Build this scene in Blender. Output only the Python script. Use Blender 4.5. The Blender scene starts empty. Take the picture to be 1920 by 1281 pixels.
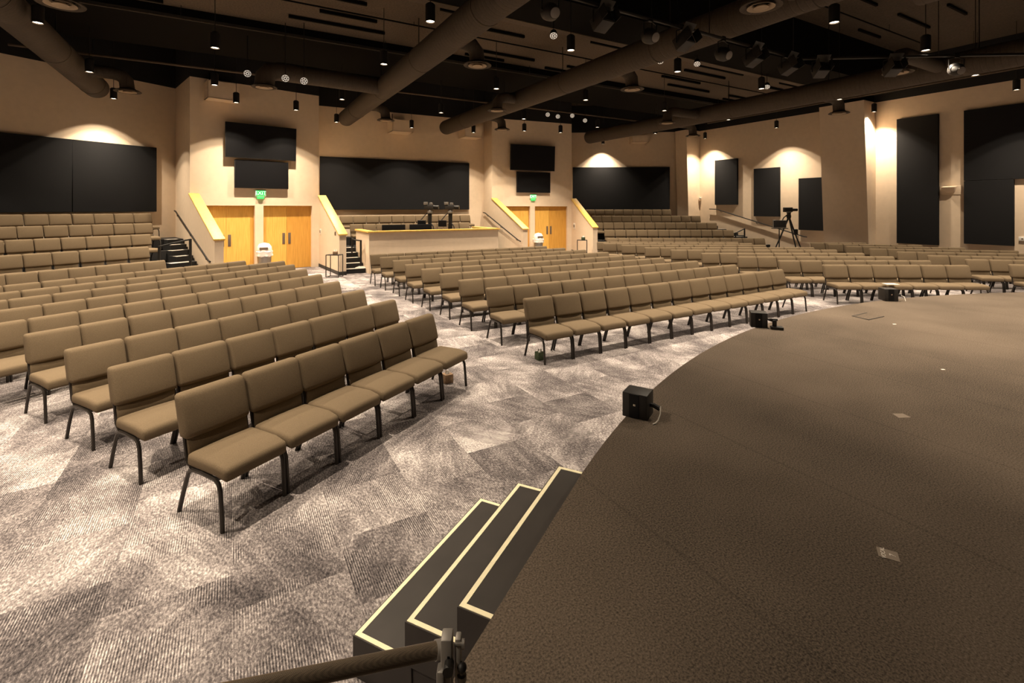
import bpy, bmesh, math, random
from mathutils import Vector, Matrix

# ------------------------------------------------------------------ camera, world, exposure
F, HZ, CH = 910.0, 390.0, 2.2            # focal length in pixels, horizon row, eye height (m)
S = bpy.context.scene
COL = S.collection
cam_d = bpy.data.cameras.new('camera')
cam_d.sensor_width = 36.0
cam_d.lens = F / 1920 * 36
cam_d.shift_y = -(640.5 - HZ) / 1920
cam_d.clip_start = 0.05
cam_d.clip_end = 200
cam = bpy.data.objects.new('camera', cam_d)
cam.location = (0, 0, CH)
cam.rotation_euler = (math.pi / 2, 0, 0)
COL.objects.link(cam)
S.camera = cam
S.view_settings.view_transform = 'Standard'
S.view_settings.look = 'None'
S.view_settings.gamma = 1.0
S.view_settings.use_curve_mapping = False
S.view_settings.exposure = 0.28
world = bpy.data.worlds.new('world')
S.world = world
world.use_nodes = True
world.node_tree.nodes['Background'].inputs[0].default_value = (1, .8, .6, 1)
world.node_tree.nodes['Background'].inputs[1].default_value = 0.0
LAMP_POWER = 1200.0
LAMP_COLOR = (1.0, 0.82, 0.61)

random.seed(7)
C30, S30 = math.cos(math.radians(30)), math.sin(math.radians(30))


def G(e1, e2):
    """building grid (along the centre wall, towards the back) to world x, y"""
    return (e1 * C30 - e2 * S30, e1 * S30 + e2 * C30)


def at_z(x, y, z):
    d = (CH - z) * F / (y - HZ)
    return Vector(((x - 960) / F * d, d, z))


def at_y(x, y, d):
    return Vector(((x - 960) / F * d, d, CH - (y - HZ) / F * d))


# ------------------------------------------------------------------ materials
MATS = {}


def nodes_of(m):
    m.use_nodes = True
    nt = m.node_tree
    return nt, nt.nodes, nt.links, nt.nodes['Principled BSDF']


def mat(name, col, rough=.7, metal=0.0, noise=0.0, scale=40.0, bump=0.0, spec=.5, stretch=(1, 1, 1)):
    m = bpy.data.materials.new(name)
    nt, N, L, P = nodes_of(m)
    P.inputs['Roughness'].default_value = rough
    P.inputs['Metallic'].default_value = metal
    P.inputs['Specular IOR Level'].default_value = spec
    P.inputs['Base Color'].default_value = (*col, 1)
    if noise or bump:
        tc = N.new('ShaderNodeTexCoord')
        mp = N.new('ShaderNodeMapping')
        mp.inputs['Scale'].default_value = stretch
        L.new(tc.outputs['Object'], mp.inputs[0])
        nz = N.new('ShaderNodeTexNoise')
        nz.inputs['Scale'].default_value = scale
        nz.inputs['Detail'].default_value = 3
        L.new(mp.outputs[0], nz.inputs['Vector'])
        if noise:
            r = N.new('ShaderNodeValToRGB')
            r.color_ramp.elements[0].position = .3
            r.color_ramp.elements[1].position = .7
            r.color_ramp.elements[0].color = (*[c * (1 - noise) for c in col], 1)
            r.color_ramp.elements[1].color = (*[min(1, c * (1 + noise)) for c in col], 1)
            L.new(nz.outputs[0], r.inputs[0])
            L.new(r.outputs[0], P.inputs['Base Color'])
        if bump:
            b = N.new('ShaderNodeBump')
            b.inputs['Strength'].default_value = bump
            b.inputs['Distance'].default_value = .01
            L.new(nz.outputs[0], b.inputs['Height'])
            L.new(b.outputs[0], P.inputs['Normal'])
    MATS[name] = m
    return m


def emit_mat(name, col, strength, base=(.8, .8, .8)):
    m = bpy.data.materials.new(name)
    nt, N, L, P = nodes_of(m)
    P.inputs['Base Color'].default_value = (*base, 1)
    P.inputs['Emission Color'].default_value = (*col, 1)
    P.inputs['Emission Strength'].default_value = strength
    MATS[name] = m
    return m


mat('wall_paint', (.70, .565, .42), .85, noise=.03, scale=6, bump=.03)
mat('wall_black', (.006, .006, .006), .9)
mat('deck', (.058, .042, .028), .95, noise=.3, scale=25)
mat('girder_black', (.004, .0035, .003), .95, spec=.1)
mat('girder_lip', (.09, .065, .045), .85, noise=.15, scale=15)
mat('panel_fabric', (.009, .009, .010), .95, noise=.25, scale=120, bump=.1, spec=.25)
mat('screen_black', (.004, .004, .005), .45, spec=.25)
mat('chair_fabric', (.140, .103, .064), .95, noise=.22, scale=260, bump=.25, spec=.2)
mat('chair_metal', (.035, .029, .025), .42, metal=.55)
mat('black_metal', (.012, .011, .010), .5, metal=.3)
mat('black_plastic', (.014, .012, .011), .55)
mat('grey_metal', (.30, .28, .26), .4, metal=.7)
mat('chrome', (.8, .75, .68), .25, metal=1)
mat('white_plastic', (.80, .76, .70), .5)
mat('trash_bag', (.9, .88, .84), .35, noise=.04, scale=20, bump=.5)
mat('tissue', (.9, .87, .82), .9)
mat('duct', (.050, .036, .024), .8, noise=.15, scale=30)
mat('riser_black', (.010, .009, .009), .8)
mat('riser_carpet', (.10, .085, .075), .95, noise=.4, scale=90)
mat('diffuser_ring', (.34, .26, .18), .7)
mat('nosing', (.55, .50, .45), .6, noise=.15, scale=60)
mat('step_black', (.030, .025, .022), .55, noise=.12, scale=8)
mat('tape_cream', (.86, .80, .55), .7, noise=.06, scale=25)
mat('tape_brown', (.20, .155, .115), .7)
mat('ink_white', (.85, .78, .7), .8)
mat('baseboard_black', (.02, .018, .017), .6)
mat('plate_metal', (.17, .13, .10), .5, metal=.5)
mat('switch_plate', (.75, .70, .62), .5)
mat('box_brown', (.30, .19, .11), .8, noise=.2, scale=40)
mat('box_green', (.055, .075, .035), .8, noise=.35, scale=50)
mat('cable_white', (.7, .66, .6), .6)
mat('carbon', (.03, .025, .02), .3, metal=.3)
mat('alu_grey', (.30, .28, .26), .5, metal=.4)
mat('pole_dark', (.03, .028, .026), .4, metal=.4)
emit_mat('lamp_lens', (1.0, .86, .66), 9)
emit_mat('led_face', (1.0, .88, .72), .30)
emit_mat('exit_green', (.03, .9, .15), .75, (.05, .4, .1))
emit_mat('exit_letters', (.8, 1.0, .85), 1.1)


def wood(name, a, b, sc=(1, 1, 1)):
    m = bpy.data.materials.new(name)
    nt, N, L, P = nodes_of(m)
    tc = N.new('ShaderNodeTexCoord')
    mp = N.new('ShaderNodeMapping')
    mp.inputs['Scale'].default_value = sc
    L.new(tc.outputs['Object'], mp.inputs[0])
    nz = N.new('ShaderNodeTexNoise')
    nz.inputs['Scale'].default_value = 3
    nz.inputs['Detail'].default_value = 6
    nz.inputs['Distortion'].default_value = .4
    L.new(mp.outputs[0], nz.inputs['Vector'])
    r = N.new('ShaderNodeValToRGB')
    r.color_ramp.elements[0].position = .3
    r.color_ramp.elements[1].position = .72
    r.color_ramp.elements[0].color = (*a, 1)
    r.color_ramp.elements[1].color = (*b, 1)
    L.new(nz.outputs[0], r.inputs[0])
    L.new(r.outputs[0], P.inputs['Base Color'])
    P.inputs['Roughness'].default_value = .5
    MATS[name] = m


wood('wood_cap', (.58, .35, .065), (.72, .46, .11), (6, 6, 2))
wood('wood_door', (.66, .36, .065), (.84, .50, .115), (9, 9, .6))
wood('wood_door_dark', (.52, .26, .042), (.66, .35, .065), (9, 9, .6))

# carbon weave
m = MATS['carbon']
m.node_tree.nodes['Principled BSDF'].inputs['Roughness'].default_value = .33
m.node_tree.nodes['Principled BSDF'].inputs['Metallic'].default_value = .1
nt, N, L, P = nodes_of(m)
tc = N.new('ShaderNodeTexCoord')
ck = N.new('ShaderNodeTexChecker')
ck.inputs['Scale'].default_value = 620
ck.inputs['Color1'].default_value = (.075, .06, .045, 1)
ck.inputs['Color2'].default_value = (.17, .13, .092, 1)
L.new(tc.outputs['Object'], ck.inputs['Vector'])
L.new(ck.outputs[0], P.inputs['Base Color'])

# spiral seams on the ducts: bands along the duct axis (local X)
m = MATS['duct']
nt, N, L, P = nodes_of(m)
tc = N.new('ShaderNodeTexCoord')
wv = N.new('ShaderNodeTexWave')
wv.bands_direction = 'X'
wv.inputs['Scale'].default_value = 2.6
wv.inputs['Distortion'].default_value = .0
L.new(tc.outputs['Object'], wv.inputs['Vector'])
rp = N.new('ShaderNodeValToRGB')
rp.color_ramp.elements[0].position = .0
rp.color_ramp.elements[1].position = .18
bp = N.new('ShaderNodeBump')
bp.inputs['Strength'].default_value = .35
bp.inputs['Distance'].default_value = .02
L.new(wv.outputs[0], rp.inputs[0])
L.new(rp.outputs[0], bp.inputs['Height'])
L.new(bp.outputs[0], P.inputs['Normal'])


def carpet_material():
    """tufted carpet planks laid on the building grid: brushed patches, ribs along the planks, speckle"""
    m = bpy.data.materials.new('floor_carpet')
    nt, N, L, P = nodes_of(m)
    P.inputs['Roughness'].default_value = .95
    P.inputs['Specular IOR Level'].default_value = .15

    def math_(op, a, b=None, c=None):
        n = N.new('ShaderNodeMath')
        n.operation = op
        for i, v in enumerate((a, b, c)):
            if v is None:
                continue
            if isinstance(v, (int, float)):
                n.inputs[i].default_value = v
            else:
                L.new(v, n.inputs[i])
        return n.outputs[0]

    tc = N.new('ShaderNodeTexCoord')
    mp = N.new('ShaderNodeMapping')
    mp.vector_type = 'POINT'
    mp.inputs['Rotation'].default_value = (0, 0, math.radians(-30))
    L.new(tc.outputs['Object'], mp.inputs[0])
    sp = N.new('ShaderNodeSeparateXYZ')
    L.new(mp.outputs[0], sp.inputs[0])
    u, v = sp.outputs[0], sp.outputs[1]
    iu = math_('FLOOR', math_('DIVIDE', u, .61))
    iv = math_('FLOOR', math_('ADD', math_('DIVIDE', v, .61), math_('MULTIPLY', iu, .5)))
    cb = N.new('ShaderNodeCombineXYZ')
    L.new(iu, cb.inputs[0])
    L.new(iv, cb.inputs[1])
    wn = N.new('ShaderNodeTexWhiteNoise')
    wn.noise_dimensions = '2D'
    L.new(cb.outputs[0], wn.inputs['Vector'])
    rnd = math_('MULTIPLY', wn.outputs['Value'], 37.0)

    def noise(scale, detail, w=None, stretch=None, rough=.5):
        n = N.new('ShaderNodeTexNoise')
        n.noise_dimensions = '4D'
        n.inputs['Scale'].default_value = scale
        n.inputs['Detail'].default_value = detail
        n.inputs['Roughness'].default_value = rough
        src = mp.outputs[0]
        if stretch:
            q = N.new('ShaderNodeMapping')
            q.inputs['Scale'].default_value = stretch[0]
            q.inputs['Rotation'].default_value = (0, 0, stretch[1])
            L.new(mp.outputs[0], q.inputs[0])
            src = q.outputs[0]
        L.new(src, n.inputs['Vector'])
        if w is not None:
            L.new(w, n.inputs['W'])
        return n.outputs[0]

    def turned(scale, detail, stretch, lo, hi, rough):
        """streaks whose direction changes from plank to plank"""
        vr = N.new('ShaderNodeVectorRotate')
        vr.rotation_type = 'Z_AXIS'
        L.new(mp.outputs[0], vr.inputs['Vector'])
        an = N.new('ShaderNodeMapRange')
        an.inputs[3].default_value = lo
        an.inputs[4].default_value = hi
        sc = N.new('ShaderNodeSeparateColor')
        L.new(wn.outputs['Color'], sc.inputs[0])
        L.new(sc.outputs[1], an.inputs[0])
        L.new(an.outputs[0], vr.inputs['Angle'])
        q = N.new('ShaderNodeMapping')
        q.inputs['Scale'].default_value = stretch
        L.new(vr.outputs[0], q.inputs[0])
        n = N.new('ShaderNodeTexNoise')
        n.noise_dimensions = '4D'
        n.inputs['Scale'].default_value = scale
        n.inputs['Detail'].default_value = detail
        n.inputs['Roughness'].default_value = rough
        L.new(q.outputs[0], n.inputs['Vector'])
        L.new(rnd, n.inputs['W'])
        return n.outputs[0]

    cloud = noise(1.5, 3, math_('MULTIPLY', rnd, .05), ((1, .6, 1), .6))
    patch = noise(2.3, 2, rnd)
    brush = turned(13, 5, (1, .25, 1), -.9, .9, .7)
    speck = noise(75, 2, None, ((1, .5, 1), 0), .75)
    rib = math_('SINE', math_('MULTIPLY', u, 2 * math.pi / .0135))
    ribmask = N.new('ShaderNodeMapRange')
    ribmask.inputs[1].default_value = .46
    ribmask.inputs[2].default_value = .58
    L.new(noise(2.6, 2, math_('ADD', rnd, 11.3)), ribmask.inputs[0])
    ribs = math_('MULTIPLY', math_('MULTIPLY', rib, .20), ribmask.outputs[0])
    val = math_('ADD', math_('MULTIPLY', math_('SUBTRACT', cloud, .5), 1.15), .52)
    val = math_('ADD', val, math_('MULTIPLY', math_('SUBTRACT', patch, .5), .50))
    val = math_('ADD', val, math_('MULTIPLY', math_('SUBTRACT', brush, .5), .75))
    val = math_('ADD', val, math_('MULTIPLY', math_('SUBTRACT', speck, .5), 1.45))
    val = math_('ADD', val, ribs)
    rp = N.new('ShaderNodeValToRGB')
    e = rp.color_ramp.elements
    e[0].position, e[0].color = .08, (.026, .023, .025, 1)
    e[1].position, e[1].color = .95, (.64, .595, .58, 1)
    k = e.new(.40)
    k.color = (.118, .104, .106, 1)
    k = e.new(.66)
    k.color = (.285, .257, .254, 1)
    L.new(val, rp.inputs[0])
    L.new(rp.outputs[0], P.inputs['Base Color'])
    b = N.new('ShaderNodeBump')
    b.inputs['Strength'].default_value = .25
    b.inputs['Distance'].default_value = .008
    L.new(val, b.inputs['Height'])
    L.new(b.outputs[0], P.inputs['Normal'])
    MATS['floor_carpet'] = m


carpet_material()


def stage_material():
    m = bpy.data.materials.new('stage_carpet')
    nt, N, L, P = nodes_of(m)
    P.inputs['Roughness'].default_value = .95
    P.inputs['Specular IOR Level'].default_value = .15
    tc = N.new('ShaderNodeTexCoord')
    mp = N.new('ShaderNodeMapping')
    mp.inputs['Rotation'].default_value = (0, 0, math.radians(-30))
    L.new(tc.outputs['Object'], mp.inputs[0])
    a = N.new('ShaderNodeTexNoise')
    a.inputs['Scale'].default_value = 125
    a.inputs['Detail'].default_value = 3
    a.inputs['Roughness'].default_value = .7
    L.new(mp.outputs[0], a.inputs['Vector'])
    b = N.new('ShaderNodeTexNoise')
    b.inputs['Scale'].default_value = .9
    b.inputs['Detail'].default_value = 3
    L.new(mp.outputs[0], b.inputs['Vector'])
    ad = N.new('ShaderNodeMath')
    ad.operation = 'MULTIPLY_ADD'
    ad.inputs[1].default_value = .35
    L.new(b.outputs[0], ad.inputs[0])
    L.new(a.outputs[0], ad.inputs[2])
    # seams between the carpet rolls
    sp = N.new('ShaderNodeSeparateXYZ')
    L.new(mp.outputs[0], sp.inputs[0])
    pm = N.new('ShaderNodeMath')
    pm.operation = 'PINGPONG'
    pm.inputs[1].default_value = .53
    of = N.new('ShaderNodeMath')
    of.operation = 'ADD'
    of.inputs[1].default_value = 10.6 - 2.68
    L.new(sp.outputs[0], of.inputs[0])
    L.new(of.outputs[0], pm.inputs[0])
    lt = N.new('ShaderNodeMapRange')
    lt.inputs[1].default_value = 0
    lt.inputs[2].default_value = .014
    lt.inputs[3].default_value = .80
    lt.inputs[4].default_value = 1
    L.new(pm.outputs[0], lt.inputs[0])
    r = N.new('ShaderNodeValToRGB')
    r.color_ramp.elements[0].position = .45
    r.color_ramp.elements[0].color = (.020, .016, .012, 1)
    r.color_ramp.elements[1].position = .95
    r.color_ramp.elements[1].color = (.195, .152, .116, 1)
    L.new(ad.outputs[0], r.inputs[0])
    mx = N.new('ShaderNodeMix')
    mx.data_type = 'RGBA'
    mx.blend_type = 'MULTIPLY'
    mx.inputs[0].default_value = 1
    L.new(r.outputs[0], mx.inputs[6])
    L.new(lt.outputs[0], mx.inputs[7])
    L.new(mx.outputs[2], P.inputs['Base Color'])
    bm_ = N.new('ShaderNodeBump')
    bm_.inputs['Strength'].default_value = .4
    bm_.inputs['Distance'].default_value = .008
    L.new(a.outputs[0], bm_.inputs['Height'])
    L.new(bm_.outputs[0], P.inputs['Normal'])
    MATS['stage_carpet'] = m


stage_material()


# ------------------------------------------------------------------ mesh helpers
class MB:
    def __init__(s):
        s.v, s.f = [], []

    def add(s, vs, fs):
        o = len(s.v)
        s.v += [tuple(p) for p in vs]
        s.f += [tuple(i + o for i in f) for f in fs]
        return s

    def box(s, x0, x1, y0, y1, z0, z1):
        return s.add([(x0, y0, z0), (x1, y0, z0), (x1, y1, z0), (x0, y1, z0), (x0, y0, z1), (x1, y0, z1), (x1, y1, z1), (x0, y1, z1)],
                     [(0, 3, 2, 1), (4, 5, 6, 7), (0, 1, 5, 4), (1, 2, 6, 5), (2, 3, 7, 6), (3, 0, 4, 7)])

    def prism(s, poly, z0, z1):
        """vertical prism over a 2-D polygon; z0/z1 may be lists, one value a corner"""
        n = len(poly)
        a = z0 if isinstance(z0, (list, tuple)) else [z0] * n
        b = z1 if isinstance(z1, (list, tuple)) else [z1] * n
        vs = [(p[0], p[1], a[i]) for i, p in enumerate(poly)] + [(p[0], p[1], b[i]) for i, p in enumerate(poly)]
        fs = [tuple(range(n))[::-1], tuple(range(n, 2 * n))]
        fs += [(i, (i + 1) % n, n + (i + 1) % n, n + i) for i in range(n)]
        return s.add(vs, fs)

    def hexa(s, a, b):
        """solid between two quads"""
        return s.add(list(a) + list(b), [(3, 2, 1, 0), (4, 5, 6, 7), (0, 1, 5, 4), (1, 2, 6, 5), (2, 3, 7, 6), (3, 0, 4, 7)])

    def tube(s, path, r, n=8, cap=True):
        path = [Vector(p) for p in path]
        rs = r if isinstance(r, (list, tuple)) else [r] * len(path)
        vs, fs = [], []
        prev = None
        for i, p in enumerate(path):
            t = (path[min(i + 1, len(path) - 1)] - path[max(i - 1, 0)]).normalized()
            if prev is None:
                ref = Vector((0, 0, 1)) if abs(t.z) < .9 else Vector((1, 0, 0))
                a = t.cross(ref).normalized()
            else:
                a = (prev - t * prev.dot(t)).normalized()
            prev = a
            b = t.cross(a)
            for k in range(n):
                q = 2 * math.pi * k / n
                vs.append(p + (a * math.cos(q) + b * math.sin(q)) * rs[i])
        for i in range(len(path) - 1):
            for k in range(n):
                fs.append((i * n + k, i * n + (k + 1) % n, (i + 1) * n + (k + 1) % n, (i + 1) * n + k))
        if cap:
            fs.append(tuple(range(n))[::-1])
            fs.append(tuple((len(path) - 1) * n + k for k in range(n)))
        return s.add(vs, fs)

    def lathe(s, prof, n=16, c=(0, 0, 0)):
        """prof: list of (radius, z), closed with fans where the radius is 0"""
        vs, fs, ring = [], [], []
        for r, z in prof:
            if r <= 1e-6:
                ring.append([len(vs)])
                vs.append((c[0], c[1], c[2] + z))
            else:
                ring.append(list(range(len(vs), len(vs) + n)))
                vs += [(c[0] + r * math.cos(2 * math.pi * k / n), c[1] + r * math.sin(2 * math.pi * k / n), c[2] + z) for k in range(n)]
        for a, b in zip(ring[:-1], ring[1:]):
            for k in range(n):
                k2 = (k + 1) % n
                if len(a) == 1 and len(b) == 1:
                    continue
                if len(a) == 1:
                    fs.append((a[0], b[k2], b[k]))
                elif len(b) == 1:
                    fs.append((a[k], a[k2], b[0]))
                else:
                    fs.append((a[k], a[k2], b[k2], b[k]))
        return s.add(vs, fs)

    def xf(s, M, start=0):
        for i in range(start, len(s.v)):
            s.v[i] = tuple(M @ Vector(s.v[i]))
        return s

    def mesh(s, name, material, bevel=0, seg=2, smooth=True):
        me = bpy.data.meshes.new(name)
        me.from_pydata(s.v, [], s.f)
        bm = bmesh.new()
        bm.from_mesh(me)
        bmesh.ops.recalc_face_normals(bm, faces=bm.faces)
        if bevel:
            es = [e for e in bm.edges if len(e.link_faces) == 2 and e.calc_face_angle(0) > .6]
            bmesh.ops.bevel(bm, geom=es, offset=bevel, segments=seg, profile=.5, affect='EDGES', clamp_overlap=True)
        bm.to_mesh(me)
        bm.free()
        me.materials.append(MATS[material])
        if smooth:
            me.polygons.foreach_set('use_smooth', [True] * len(me.polygons))
            me.set_sharp_from_angle(angle=math.radians(42))
        me.update()
        return me


def link(name, me, parent=None, loc=(0, 0, 0), rot=(0, 0, 0)):
    o = bpy.data.objects.new(name, me)
    o.location = loc
    o.rotation_euler = rot
    if parent:
        o.parent = parent
    COL.objects.link(o)
    return o


def tag(o, label=None, cat=None, group=None, kind=None):
    if label:
        o['label'] = label
    if cat:
        o['category'] = cat
    if group:
        o['group'] = group
    if kind:
        o['kind'] = kind
    return o


def thing(name, label, cat, loc=(0, 0, 0), rz=0, group=None, kind=None):
    o = link(name, None, None, loc, (0, 0, rz))
    o.empty_display_size = .1
    return tag(o, label, cat, group, kind)


def part(name, mb, material, parent, bevel=0, seg=2, label=None, smooth=True):
    o = link(name, mb.mesh(name, material, bevel, seg, smooth), parent)
    if label:
        o['label'] = label
    return o


def solo(name, mb, material, label=None, cat=None, group=None, kind=None, bevel=0, seg=2, smooth=True):
    """one-mesh thing given in world coordinates; its origin goes to the middle of its base"""
    xs, ys, zs = zip(*mb.v)
    c = Vector(((min(xs) + max(xs)) / 2, (min(ys) + max(ys)) / 2, min(zs)))
    mb.v = [tuple(Vector(p) - c) for p in mb.v]
    o = link(name, mb.mesh(name, material, bevel, seg, smooth), None, c)
    return tag(o, label, cat, group, kind)


def text_mesh(body, size, material, depth=.002):
    cu = bpy.data.curves.new('lettering', 'FONT')
    cu.body = body
    cu.size = size
    cu.extrude = depth
    cu.align_x = 'CENTER'
    cu.align_y = 'CENTER'
    o = bpy.data.objects.new('lettering', cu)
    COL.objects.link(o)
    dg = bpy.context.evaluated_depsgraph_get()
    me = bpy.data.meshes.new_from_object(o.evaluated_get(dg))
    bpy.data.objects.remove(o)
    me.materials.clear()
    me.materials.append(MATS[material])
    return me


ORD = ['first', 'second', 'third', 'fourth', 'fifth', 'sixth', 'seventh', 'eighth', 'ninth', 'tenth', 'eleventh', 'twelfth',
       'thirteenth', 'fourteenth', 'fifteenth', 'sixteenth']

# ------------------------------------------------------------------ the room shell
WT = 6.40          # top of the beige paint
DK = 7.90          # roof deck


class Plane:
    """vertical wall face from p0 to p1 (left to right as seen from the room)"""

    def __init__(s, p0, p1):
        s.p0, s.p1 = Vector(p0), Vector(p1)
        d = s.p1 - s.p0
        s.len = d.length
        s.d = d.normalized()
        s.n = Vector((s.d.y, -s.d.x))           # into the room
        s.ang = math.atan2(s.d.y, s.d.x)

    def px(s, x, y, off=0.0):
        """pixel -> (distance along the wall, height) on the face moved off metres into the room"""
        k = (x - 960) / F
        o = s.p0 + s.n * off
        # o + t d = Y (k, 1)
        t = (k * o.y - o.x) / (s.d.x - k * s.d.y)
        Y = o.y + t * s.d.y
        return t, CH - (y - HZ) * Y / F

    def pt(s, t, off=0.0):
        q = s.p0 + s.d * t + s.n * off
        return (q.x, q.y)


def wall(name, pl, z0, z1, material, thick=.25, ext=(0, 0)):
    mb = MB()
    a, b = -ext[0], pl.len + ext[1]
    mb.prism([pl.pt(a), pl.pt(b), pl.pt(b, -thick), pl.pt(a, -thick)], z0, z1)
    return solo(name, mb, material, kind='structure', smooth=False)


cornerL = (-11.83, 17.06)
dirL = Vector((math.cos(math.radians(62.5)), math.sin(math.radians(62.5))))
farL = Vector(cornerL) - dirL * 9.6
PL_left = Plane(farL, cornerL)
PL_ret1 = Plane(cornerL, (-10.27, 15.47))
PL_bay1 = Plane((-10.27, 15.47), (-7.24, 18.20))
PL_ret2 = Plane((-7.24, 18.20), (-8.45, 19.63))
PL_cen = Plane((-8.45, 19.63), (-1.36, 23.39))
PL_ret3 = Plane((-1.36, 23.39), (-.935, 22.68))
PL_bay2 = Plane((-.935, 22.68), (2.98, 24.27))
PL_ret4 = Plane((2.98, 24.27), (3.1, 27.1))
PL_back = Plane((3.1, 27.1), (10.15, 26.75))
PL_right = Plane((10.15, 26.75), (22.6, 5.46))

BEIGE = 'wall_paint'
wall('wall_left', PL_left, 0, WT, BEIGE)
wall('wall_left_return', PL_ret1, 0, WT, BEIGE)
wall('wall_center_return', PL_ret2, 0, WT, BEIGE)
wall('wall_center', PL_cen, 0, WT, BEIGE)
wall('wall_right_return', PL_ret3, 0, WT, BEIGE)
wall('wall_back_return', PL_ret4, 0, WT, BEIGE)
wall('wall_back', PL_back, 0, WT, BEIGE)
wall('wall_right', PL_right, 0, WT, BEIGE)
for nm, pl in (('wall_left', PL_left), ('wall_left_return', PL_ret1), ('wall_left_bay', PL_bay1), ('wall_center_return', PL_ret2), ('wall_center', PL_cen),
               ('wall_right_return', PL_ret3), ('wall_right_bay', PL_bay2), ('wall_back_return', PL_ret4), ('wall_back', PL_back), ('wall_right', PL_right)):
    wall(nm + '_upper', pl, WT, DK, 'wall_black')
# the parts of the hall behind the camera
PL_side = Plane(G(-9.9, -9), farL)
wall('wall_side', PL_side, 0, DK, BEIGE)
PL_stage = Plane((22.6, 5.46), G(22.3, -9))
wall('wall_right_front', PL_stage, 0, WT, BEIGE)
wall('wall_right_front_upper', PL_stage, WT, DK, 'wall_black')
PL_front = Plane(G(22.3, -9), G(-9.9, -9))
wall('wall_front', PL_front, 0, DK, 'wall_black')

room_poly = [G(-9.9, -9), tuple(farL), cornerL, (-10.27, 15.47), (-7.24, 18.20), (-8.45, 19.63), (-1.36, 23.39), (-.935, 22.68), (2.98, 24.27),
             (3.1, 27.1), (10.15, 26.75), (22.6, 5.46), G(22.3, -9)]
room_poly = room_poly[::-1]
mb = MB()
cen = Vector((4, 8))
big = [tuple(cen + (Vector(p) - cen) * 1.02) for p in room_poly]
mb.prism(big, -.2, 0)
o = link('floor', mb.mesh('floor', 'floor_carpet', smooth=False))
tag(o, kind='structure')
mb = MB()
mb.prism(big, DK, DK + .2)
o = link('ceiling', mb.mesh('ceiling', 'deck', smooth=False))
tag(o, kind='structure')


# ------------------------------------------------------------------ door bays
def bay(tagname, pl, doors_px, header_y, k0):
    """wall with two double-door openings; doors_px = [(left, meeting stile, right), ...] in pixels"""
    zt = 2.28
    ops = []
    for l, c, r in doors_px:
        ops.append((pl.px(l, 400)[0], pl.px(c, 400)[0], pl.px(r, 400)[0]))
    mb = MB()
    xs = [0] + [q for o_ in ops for q in (o_[0], o_[2])] + [pl.len]
    for i in range(0, len(xs), 2):
        mb.prism([pl.pt(xs[i]), pl.pt(xs[i + 1]), pl.pt(xs[i + 1], -.25), pl.pt(xs[i], -.25)], 0, zt)
    mb.prism([pl.pt(0), pl.pt(pl.len), pl.pt(pl.len, -.25), pl.pt(0, -.25)], zt, WT)
    solo('wall_' + tagname, mb, BEIGE, kind='structure', smooth=False)
    for i, (l, c, r) in enumerate(ops):
        px, py = pl.pt((l + r) / 2, -.16)
        d = thing('door_%d' % (k0 + i), None, None, (px, py, 0), pl.ang, kind='structure')
        h = (r - l) / 2
        cm = c - (l + r) / 2
        for a, b, m_ in ((-h, cm - .003, 'wood_door'), (cm + .003, h, 'wood_door' if (i == 0) else 'wood_door_dark')):
            lf = part('door_leaf', MB().box(a + .03, b - .0, 0, .045, .01, zt - .05) if a < cm else MB().box(a, b - .03, 0, .045, .01, zt - .05), m_, d, smooth=False)
        for sgn in (-1, 1):
            xx = cm + sgn * .10
            part('pull_plate', MB().box(xx - .045, xx + .045, -.012, 0, .90, 1.30), 'plate_metal', d, bevel=.004)
        fr = MB().box(-h, -h + .03, -.02, .09, 0, zt).box(h - .03, h, -.02, .09, 0, zt).box(-h, h, -.02, .09, zt - .05, zt)
        part('door_frame', fr, 'wood_door_dark', d, smooth=False)


bay('left_bay', PL_bay1, [(384, 426, 478), (494, 540, 586)], 390, 1)
bay('right_bay', PL_bay2, [(934, 964, 994), (1003, 1032, 1064)], 390, 3)


def knee_wall(label, p0, p1, th, side, baselabel=None):
    """half wall running out from the door bay with a sloping top and a maple cap"""
    p0, p1 = Vector(p0), Vector(p1)
    d = (p1 - p0)
    L_ = d.length
    t = thing('half_wall', label, 'half wall', (p0.x, p0.y, 0), math.atan2(d.y, d.x), 'sloping half walls beside the doors')
    y0, y1 = (0, th) if side > 0 else (-th, 0)
    z0, z1 = 2.62, 1.30
    body = MB()
    body.hexa([(0, y0, 0), (L_, y0, 0), (L_, y1, 0), (0, y1, 0)], [(0, y0, z0), (L_, y0, z1), (L_, y1, z1), (0, y1, z0)])
    part('wall_body', body, BEIGE, t, smooth=False)
    o_ = .035
    cap = MB()
    cap.hexa([(-.02, y0 - o_, z0), (L_ + .04, y0 - o_, z1), (L_ + .04, y1 + o_, z1), (-.02, y1 + o_, z0)],
             [(-.02, y0 - o_, z0 + .06), (L_ + .04, y0 - o_, z1 + .05), (L_ + .04, y1 + o_, z1 + .05), (-.02, y1 + o_, z0 + .06)])
    part('wood_cap', cap, 'wood_cap', t, bevel=.006)
    bb = MB().box(.0, L_ + .012, y0 - .012, y0, 0, .12).box(0, L_ + .012, y1, y1 + .012, 0, .12).box(L_, L_ + .012, y0 - .012, y1 + .012, 0, .12)
    part('baseboard', bb, 'baseboard_black', t, smooth=False)
    return t


knee_wall('sloping beige half wall with maple cap left of the left doors', (-10.27, 15.47), (-8.12, 13.25), .22, 1)
knee_wall('sloping beige half wall with maple cap right of the left doors', (-7.24, 18.20), (-5.62, 15.80), .22, 1)
knee_wall('sloping beige half wall with maple cap left of the right doors', (-.935, 22.68), (.46, 20.0), .22, 1)
knee_wall('sloping beige half wall with maple cap right of the right doors', (2.98, 24.27), (3.62, 21.7), .22, 1)


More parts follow.
